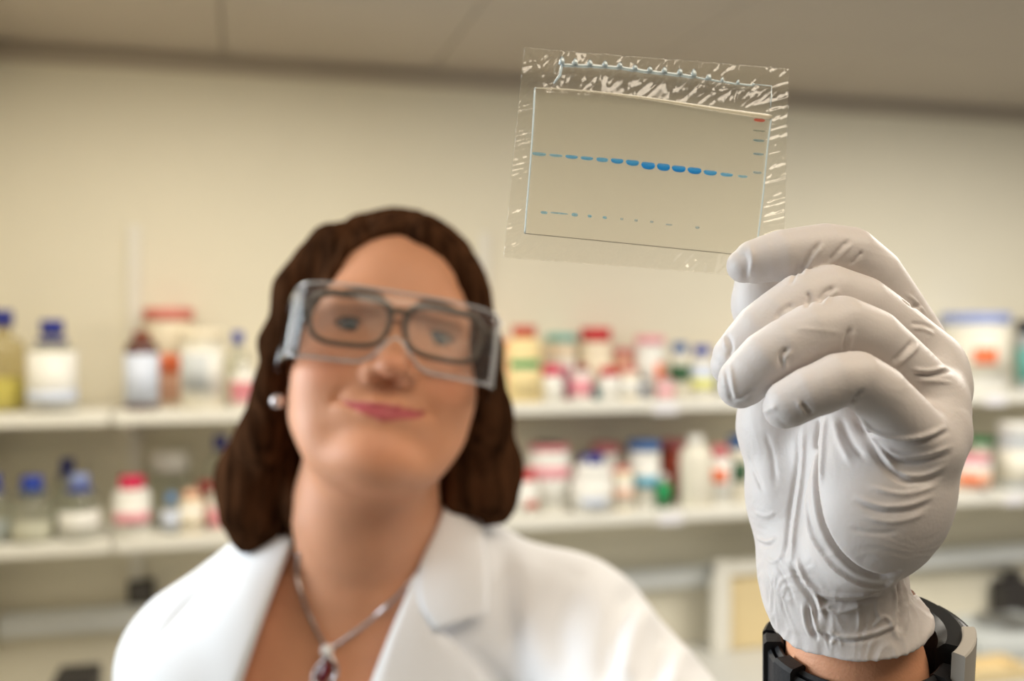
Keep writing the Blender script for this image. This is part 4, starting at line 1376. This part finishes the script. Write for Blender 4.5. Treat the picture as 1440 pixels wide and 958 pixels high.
# safety goggles: wrap-round clear visor with side shields
M_visor = clear_mat('clear_polycarbonate', (0.96, 0.96, 0.95), gloss=0.022, rough=0.08, haze=0.03, hazecol=(0.9, 0.9, 0.9))
M_shield = clear_mat('milky_polycarbonate', (0.93, 0.94, 0.94), gloss=0.09, rough=0.12, haze=0.6, hazecol=(0.94, 0.95, 0.96))
M_rim = clear_mat('thick_clear_edge', (0.9, 0.9, 0.9), gloss=0.12, rough=0.12, haze=0.42, hazecol=(0.85, 0.86, 0.86))
gg = thing('safety_goggles', HL(0, 108, 0), 'clear plastic wrap-round safety goggles worn over the eyeglasses', 'goggles')


def visor_xy(t):            # t -1..1 across the front
    x = 70 * math.sin(t * math.pi / 2) ** 1 if True else 0
    return x, 112 - 19 * (abs(t) ** 2.6)


TOPZ, NB = 16.0, 41
front = []
for i in range(NB):
    t = -1 + 2 * i / (NB - 1)
    x, y = visor_xy(t)
    zb = -36 + 20 * math.exp(-(x / 13.0) ** 2) + 3 * abs(t) ** 6
    zt = TOPZ - 3 * abs(t) ** 3
    front.append([HL(x, y - 0.0035 * (z - 5) ** 2, z) for z in np.linspace(zt, zb, 9)])
front = np.array(front)
sheet('visor', front, 0.0018, M_visor, gg)
tube('top_rim', front[:, 0], 0.0010, M_rim, gg, 8)
tube('lower_rim', front[:, -1], 0.0012, M_rim, gg, 8)
for s in (-1, 1):
    e = []
    for k, tt in enumerate(np.linspace(0, 1, 8)):
        x = 70.5 + 8 * tt ** 0.8
        y = 92.5 - 62 * tt
        row = [HL(s * x, y - 0.002 * (z + 4) ** 2 * (1 - tt), z) for z in np.linspace(13 - 1 * tt, -33 + 3 * tt, 8)]
        e.append(row)
    e = np.array(e)
    sh_ = sheet('side_shield', e, 0.002 * (1 if s > 0 else -1), M_shield, gg)
    edge = np.vstack([e[:, 0], e[-1, 1:-1], e[::-1, -1], e[0, ::-1][1:-1]])
    tube('shield_edge', edge, 0.0021, M_rim, sh_, 8, closed=True)
    tube('temple', [HL(s * 77.5, 36, 6), HL(s * 77, 10, 5), HL(s * 75, -20, 2)], 0.0028, M_rim, gg, 8)

# earring
M_silver = mat('bright_silver', srgb(225, 222, 222), 0.18, metal=1.0)
er = thing('earring', HL(-75, 24, -55), 'round silver pearl stud earring on her visible ear', 'earring')
bm = bmesh.new()
bmesh.ops.create_uvsphere(bm, u_segments=20, v_segments=14, radius=0.0052)
bmesh.ops.translate(bm, vec=tuple(HL(-75, 27, -54)), verts=bm.verts)
bm_obj('pearl', bm, mat('silvery_pearl', srgb(228, 216, 214), 0.15, metal=0.55), er, smooth=True)
bm = bmesh.new()
bmesh.ops.create_uvsphere(bm, u_segments=16, v_segments=10, radius=0.0030)
bmesh.ops.translate(bm, vec=tuple(HL(-74, 22, -50)), verts=bm.verts)
bm_obj('setting', bm, M_silver, er, smooth=True)

# necklace laid on her skin
nk = thing('necklace', hit(body_sdf, 460, 915), 'silver chain necklace with white pearl and dark red pendant', 'necklace')


def on_body(pts, n, off=0.002):
    H = hits(body_sdf, spline(pts, n), 0.4, 1.0)
    b = np.array([0, 0, CAM_Z]) - H
    return H + b / np.linalg.norm(b, axis=1)[:, None] * off


for pts in ([(420, 778), (418, 812), (430, 852), (446, 888), (459, 912)], [(462, 914), (492, 894), (528, 866), (560, 836), (590, 800), (610, 760)]):
    q = on_body(pts, 90, 0.0022)
    tube('chain', q, [0.0012 + 0.0005 * (i % 2) for i in range(len(q))], M_silver, nk, 8)
pc = on_body([(460, 915), (461, 917)], 2, 0.006)[0]
bm = bmesh.new()
bmesh.ops.create_uvsphere(bm, u_segments=18, v_segments=12, radius=0.0048)
bmesh.ops.translate(bm, vec=tuple(pc), verts=bm.verts)
bm_obj('pearl', bm, mat('white_pearl', srgb(245, 242, 238), 0.15), nk, smooth=True)
lp = on_body([(462, 921), (471, 934), (472, 950), (462, 966), (450, 972), (442, 960), (444, 944), (455, 930)], 40, 0.004)
pend = tube('pendant', lp, [0.0016 + 0.0006 * (i % 2) for i in range(len(lp))], M_silver, nk, 8, closed=True)
gc = on_body([(456, 947), (457, 948)], 2, 0.005)[0]
bm = bmesh.new()
bmesh.ops.create_uvsphere(bm, u_segments=12, v_segments=8, radius=1.0)
bmesh.ops.scale(bm, vec=(0.0045, 0.003, 0.009), verts=bm.verts)
bmesh.ops.transform(bm, matrix=Matrix.Translation(Vector(gc)) @ Matrix.Rotation(-YAW, 4, 'Z') @ Matrix.Rotation(math.radians(22), 4, 'Y'), verts=bm.verts)
bm_obj('gemstone', bm, mat('garnet', srgb(110, 12, 30), 0.08, coat=0.6), pend)

# wrist watch
M_strap = mat('black_rubber', srgb(30, 30, 32), 0.5, var=0.1, vscale=60, bump=0.1, bscale=500)
M_case = mat('black_case', srgb(20, 20, 22), 0.28)
M_band = mat('satin_steel', srgb(176, 170, 160), 0.42, metal=0.0)
AX = np.array(W(-0.06, -0.22, 1.0)); AX /= np.linalg.norm(AX)
E1 = np.array(W(1, 0, 0)); E1 -= AX * (E1 @ AX); E1 /= np.linalg.norm(E1)
E2 = np.cross(E1, AX); E2 /= np.linalg.norm(E2)
if E2 @ np.array(W(0, -1, 0)) < 0:
    E2 = -E2
WC = P(1209, 944, 0.380)
wt = thing('wrist_watch', WC, 'chunky black rubber sports watch on the raised wrist below the glove', 'watch')


def WP(a, r, h):             # angle 0 = picture right, 90 degrees = towards the camera
    ra, rb = 0.0302, 0.0280
    return WC + E1 * math.cos(a) * (ra + r) + E2 * math.sin(a) * (rb + r) + AX * h


def strap_part(name, a0, a1, h0, h1, r0, r1, m, parent, n=36, rnd=0.0012):
    prof = [(r0, h0 + rnd), (r0 + rnd, h0), (r1 - rnd, h0), (r1, h0 + rnd), (r1, h1 - rnd), (r1 - rnd, h1), (r0 + rnd, h1), (r0, h1 - rnd)]
    V, F = [], []
    for i in range(n + 1):
        a = math.radians(a0 + (a1 - a0) * i / n)
        for r, h in prof:
            V.append(WP(a, r, h))
    k = len(prof)
    for i in range(n):
        for j in range(k):
            F.append((i * k + j, i * k + (j + 1) % k, (i + 1) * k + (j + 1) % k, (i + 1) * k + j))
    F.append(tuple(range(k)))
    F.append(tuple(n * k + j for j in range(k))[::-1])
    bm = bmesh.new()
    vs = [bm.verts.new(tuple(v)) for v in V]
    for f in F:
        bm.faces.new([vs[i] for i in f])
    return bm_obj(name, bm, m, parent, smooth=False)


strap_part('strap', 40, 338, -0.011, 0.011, -0.0012, 0.0016, M_strap, wt, 60)
strap_part('strap_end', 120, 262, -0.0095, 0.0095, 0.0018, 0.0042, M_strap, wt, 40)
strap_part('strap_loop', 150, 166, -0.0125, 0.0125, -0.002, 0.0058, M_strap, wt, 10)
strap_part('strap_loop', 186, 198, -0.0125, 0.0125, -0.002, 0.0058, M_strap, wt, 10)
bk = strap_part('buckle', 200, 212, -0.013, 0.013, 0.0005, 0.0062, M_case, wt, 8)
cs = strap_part('case', -34, 34, -0.022, 0.0195, -0.003, 0.0085, M_case, wt, 24, 0.003)
strap_part('steel_flank', 14, 48, -0.016, 0.0215, 0.0050, 0.0098, M_band, cs, 12, 0.0005)
strap_part('bezel', -26, 10, -0.019, 0.0165, 0.0086, 0.0112, mat('dark_steel', srgb(90, 90, 92), 0.25, metal=0.9), cs, 16, 0.001)
strap_part('lug', 34, 52, -0.0115, 0.0115, -0.0015, 0.0055, M_strap, wt, 10)
strap_part('lug', -50, -32, -0.0115, 0.0115, -0.0015, 0.0055, M_strap, wt, 10)

# ---------------------------------------------------------------- the gel in its clear plastic sleeve
GA, GB, GC_ = P(737, 66, 0.3855), P(1110, 96, 0.3845), P(708, 362, 0.3745)
GN = np.cross(GB - GA, GC_ - GA)
GN /= np.linalg.norm(GN)
if GN @ (np.array([0, 0, CAM_Z]) - GA) < 0:
    GN = -GN


def GP(px, py, off=0.0):
    r = ray(px, py)
    o = np.array([0, 0, CAM_Z])
    t = ((GA - o) @ GN) / (r @ GN)
    return o + r * t + GN * off * 1e-3


gel = thing('gel_sheet', GP(905, 372), 'clear gel sheet in a crinkled plastic sleeve with a row of blue bands', 'gel')
M_film = clear_mat('clear_film', (0.99, 0.985, 0.975), gloss=0.06, rough=0.10, haze=0.06, hazecol=srgb(235, 225, 195))
M_gel = clear_mat('gel_slab', (0.99, 0.985, 0.97), gloss=0.003, rough=0.2, haze=0.05, hazecol=srgb(235, 228, 205))
M_edge = clear_mat('gel_edge', (0.95, 0.97, 0.97), gloss=0.15, rough=0.2, haze=0.92, hazecol=srgb(240, 250, 250))
M_line = clear_mat('cream_line', (0.96, 0.95, 0.9), gloss=0.12, rough=0.25, haze=0.7, hazecol=srgb(250, 242, 222))


def quad(c, u, v):
    (a, b, d, e) = [np.array(q, dtype=float) for q in c]     # TL TR BR BL
    return (a * (1 - u) + b * u) * (1 - v) + (e * (1 - u) + d * u) * v


FILM = ((737, 66), (1110, 96), (1101, 392), (708, 362))
GELQ = ((752, 125), (1084, 166), (1060, 362), (738, 329))
NU, NV = 250, 200
uu, vv = np.meshgrid(np.linspace(0, 1, NU), np.linspace(0, 1, NV), indexing='ij')
pts = np.array([[quad(FILM, uu[i, j], vv[i, j]) for j in range(NV)] for i in range(NU)])
eu = np.minimum(uu, 1 - uu) * 372
ev = np.minimum(vv * 296, (1 - vv) * 296)
mtop = np.clip((62 - vv * 296) / 30, 0, 1)
mg = np.clip((34 - np.minimum(np.minimum(eu, (1 - vv) * 296), 999)) / 14, 0, 1)
mg = np.maximum(mg, mtop)
X, Y = pts[:, :, 0], pts[:, :, 1]
# crinkles run out from the gel towards the nearest sleeve edge
side_w = eu < np.minimum(vv, 1 - vv) * 296
c1 = vnoise(np.stack([np.where(side_w, X * 0.04 + Y * 0.15, X * 0.13 + Y * 0.03).ravel(), (Y * 0.02).ravel(), np.zeros(NU * NV)], 1), 11).reshape(NU, NV)
c2 = vnoise(np.stack([((X + Y) * 0.11).ravel(), ((X - Y) * 0.02).ravel(), np.ones(NU * NV)], 1), 12).reshape(NU, NV)
c3 = vnoise(np.stack([(X * 0.25).ravel(), (Y * 0.22).ravel(), np.ones(NU * NV)], 1), 13).reshape(NU, NV)
disp = mg * (0.9 * np.abs(c1) ** 2 - 0.8 * np.abs(c2) ** 2 + 0.07 * c3) + (1 - mg) * 0.12 * vnoise(np.stack([(X * 0.012).ravel(), (Y * 0.012).ravel(), np.zeros(NU * NV)], 1), 14).reshape(NU, NV)
disp += 0.8 * (1 - mg)
G = np.array([[GP(X[i, j], Y[i, j], disp[i, j] - 0.3) for j in range(NV)] for i in range(NU)])
sheet('sleeve', G, 0.0002, M_film, gel)
# gel slab with its softly bowed top edge
def gel_top(u):
    return np.array([752 + 332 * u, 125 + 41 * u - 9 * math.sin(u * math.pi) * (1 - u)])


G = np.array([[GP(*(gel_top(u) * (1 - v) + quad(GELQ, u, 1) * v), -0.2) for v in np.linspace(0, 1, 20)] for u in np.linspace(0, 1, 34)])
sheet('gel_slab', G, -0.0006, M_gel, gel)
top = [gel_top(u) for u in np.linspace(0, 1, 30)]
tube('gel_top_edge', [GP(*q, 1.0) for q in top], [0.0003 + 0.0011 * max(0, u - 0.2) for u in np.linspace(0, 1, 30)], M_line, gel, 6)
tube('gel_side_edge', [GP(*q, 0.8) for q in spline([(752, 125), (750, 170), (746, 230), (741, 290), (738, 329)], 24)], 0.00035, M_edge, gel, 6)
tube('gel_side_edge', [GP(*q, 0.8) for q in spline([(1084, 166), (1078, 215), (1072, 280), (1064, 345)], 24)], 0.00035, M_edge, gel, 6)
tube('gel_lower_edge', [GP(*q, 0.8) for q in spline([(738, 329), (830, 338), (930, 348), (1030, 358)], 24)], 0.00014, mat('grey_line', srgb(120, 116, 104), 0.6), gel, 6)  # thin grey line along the gel's lower edge
# comb of sample wells along the top of the stacking gel
def cr(x, y):
    return (690 + x * 0.36545, 50 + y * 0.36534)


teeth = [275, 325, 382, 440, 497, 555, 612, 668, 727, 780, 838, 890, 950, 1010]
tops = [88, 95, 100, 104, 110, 120, 127, 128, 134, 136, 156, 166, 176, 190]
bx_, by_ = [275, 400, 500, 590, 690, 760, 850, 960, 1078], [116, 120, 127, 140, 150, 158, 174, 190, 199]
for i, tx in enumerate(teeth):
    yb = float(np.interp(tx, bx_, by_))
    w = 5.5 if i < 11 else 3.5
    strength = 1.0 if i < 11 else 0.55
    tube('well_divider', [GP(*cr(tx - 2, yb + 2), 1.2), GP(*cr(tx - 1, (yb + tops[i]) / 2), 1.3), GP(*cr(tx, tops[i]), 1.2)], [0.0014 * strength, 0.0011 * strength, 0.0008 * strength], M_edge, gel, 6)
for i in range(len(teeth) - 1):
    a, b = teeth[i], teeth[i + 1]
    ya, ybb = float(np.interp(a, bx_, by_)), float(np.interp(b, bx_, by_))
    q = spline([cr(a, ya), cr(a + 6, ya + 3), cr((a + b) / 2, (ya + ybb) / 2 + 3), cr(b - 6, ybb + 3), cr(b, ybb)], 10)
    tube('well_floor', [GP(*p_, 1.2) for p_ in q], 0.0008 if i < 9 else 0.0004, M_edge, gel, 6)
tube('gel_side_edge', [GP(*cr(*q), 1.2) for q in ((275, 88), (274, 120), (266, 158), (242, 190))], [0.0005, 0.0006, 0.0006, 0.0003], M_edge, gel, 6)
tube('gel_side_edge', [GP(*cr(*q), 1.2) for q in ((1010, 192), (1078, 199), (1077, 240), (1074, 282))], 0.0002, M_edge, gel, 6)


def band_mat(name, col, a):
    a = min(a, 1.0)
    return clear_mat(name, tuple(1 - 0.75 * a * (1 - c ** 0.5) for c in col), gloss=0.01, rough=0.3, haze=a * 0.4, hazecol=tuple(min(1, c * 1.6) for c in col))


def band(name, cx, cy, w, h, sag, m, slope=0.09, parent=gel):
    """flat rounded smear in the gel, thicker at its lower lip"""
    bm = bmesh.new()
    n = 16
    rows = []
    for i in range(n + 1):
        t = -1 + 2 * i / n
        e = math.sqrt(max(0, 1 - abs(t) ** 3.2))
        yc = cy + slope * w * 0.5 * t - sag * t * t
        x = cx + t * w / 2
        rows.append([GP(x, yc - h * 0.5 * e, 1.05), GP(x, yc + h * 0.1 * e, 1.35), GP(x, yc + h * 0.5 * e, 1.05), GP(x, yc + h * 0.1 * e, 0.9)])
    vs = [[bm.verts.new(tuple(q)) for q in r] for r in rows]
    for i in range(n):
        for k in range(4):
            l = (k + 1) % 4
            bm.faces.new((vs[i][k], vs[i + 1][k], vs[i + 1][l], vs[i][l]))
    bmesh.ops.remove_doubles(bm, verts=bm.verts, dist=1e-6)
    return bm_obj(name, bm, m, parent, smooth=True)


MB = [band_mat('blue_stain_%d' % i, srgb(*c), a) for i, (c, a) in enumerate((((90, 165, 195), 0.5), ((60, 160, 205), 0.65), ((30, 152, 212), 0.8), ((15, 145, 212), 0.95)))]
BANDS = [(758, 218, 20, 5, 0), (781.5, 220, 19, 4, 0), (803.5, 222, 18, 5, 1), (825, 224, 18, 5, 1), (846.5, 226, 17, 6, 1), (867.5, 228, 18, 7, 2), (889, 230.5, 19, 8, 2),
         (911, 234.5, 20, 10, 3), (932.5, 236.5, 19, 10, 3), (954, 239, 20, 9, 3), (976, 241.5, 20, 9, 3), (998, 244.5, 19, 7, 2), (1021, 247, 18, 5, 1), (1043.5, 249.5, 14, 3.5, 0)]
for x, y, w, h, k in BANDS:
    band('protein_band', x, y, w, h, 1.2 if h > 6 else 0.4, MB[k])
for x, y, w, h, c, a in ((1067, 170.5, 16, 4.5, (205, 95, 80), 0.75), (1066.5, 185.5, 17, 2.2, (120, 130, 120), 0.5), (1066, 199, 16, 3.5, (105, 140, 150), 0.55), (1065.5, 218, 15, 3.5, (110, 145, 160), 0.5), (1064, 244, 13, 3.5, (120, 150, 165), 0.45)):
    band('marker_band', x, y, w, h, 0.2, band_mat('marker_%d' % int(y), srgb(*c), a))
for x, y, w, h in ((765, 300, 10, 4), (786, 301, 26, 2), (808, 303, 9, 5), (829, 305, 6, 4), (850, 307, 6, 4), (874, 309, 5, 3), (894, 311, 5, 3.5), (916, 313, 5, 3), (940, 317, 10, 2), (980, 321, 6, 3.5)):
    band('faint_band', x, y, w, h, 0, MB[0] if x < 860 else band_mat('blue_stain_pale', srgb(110, 150, 170), 0.35))
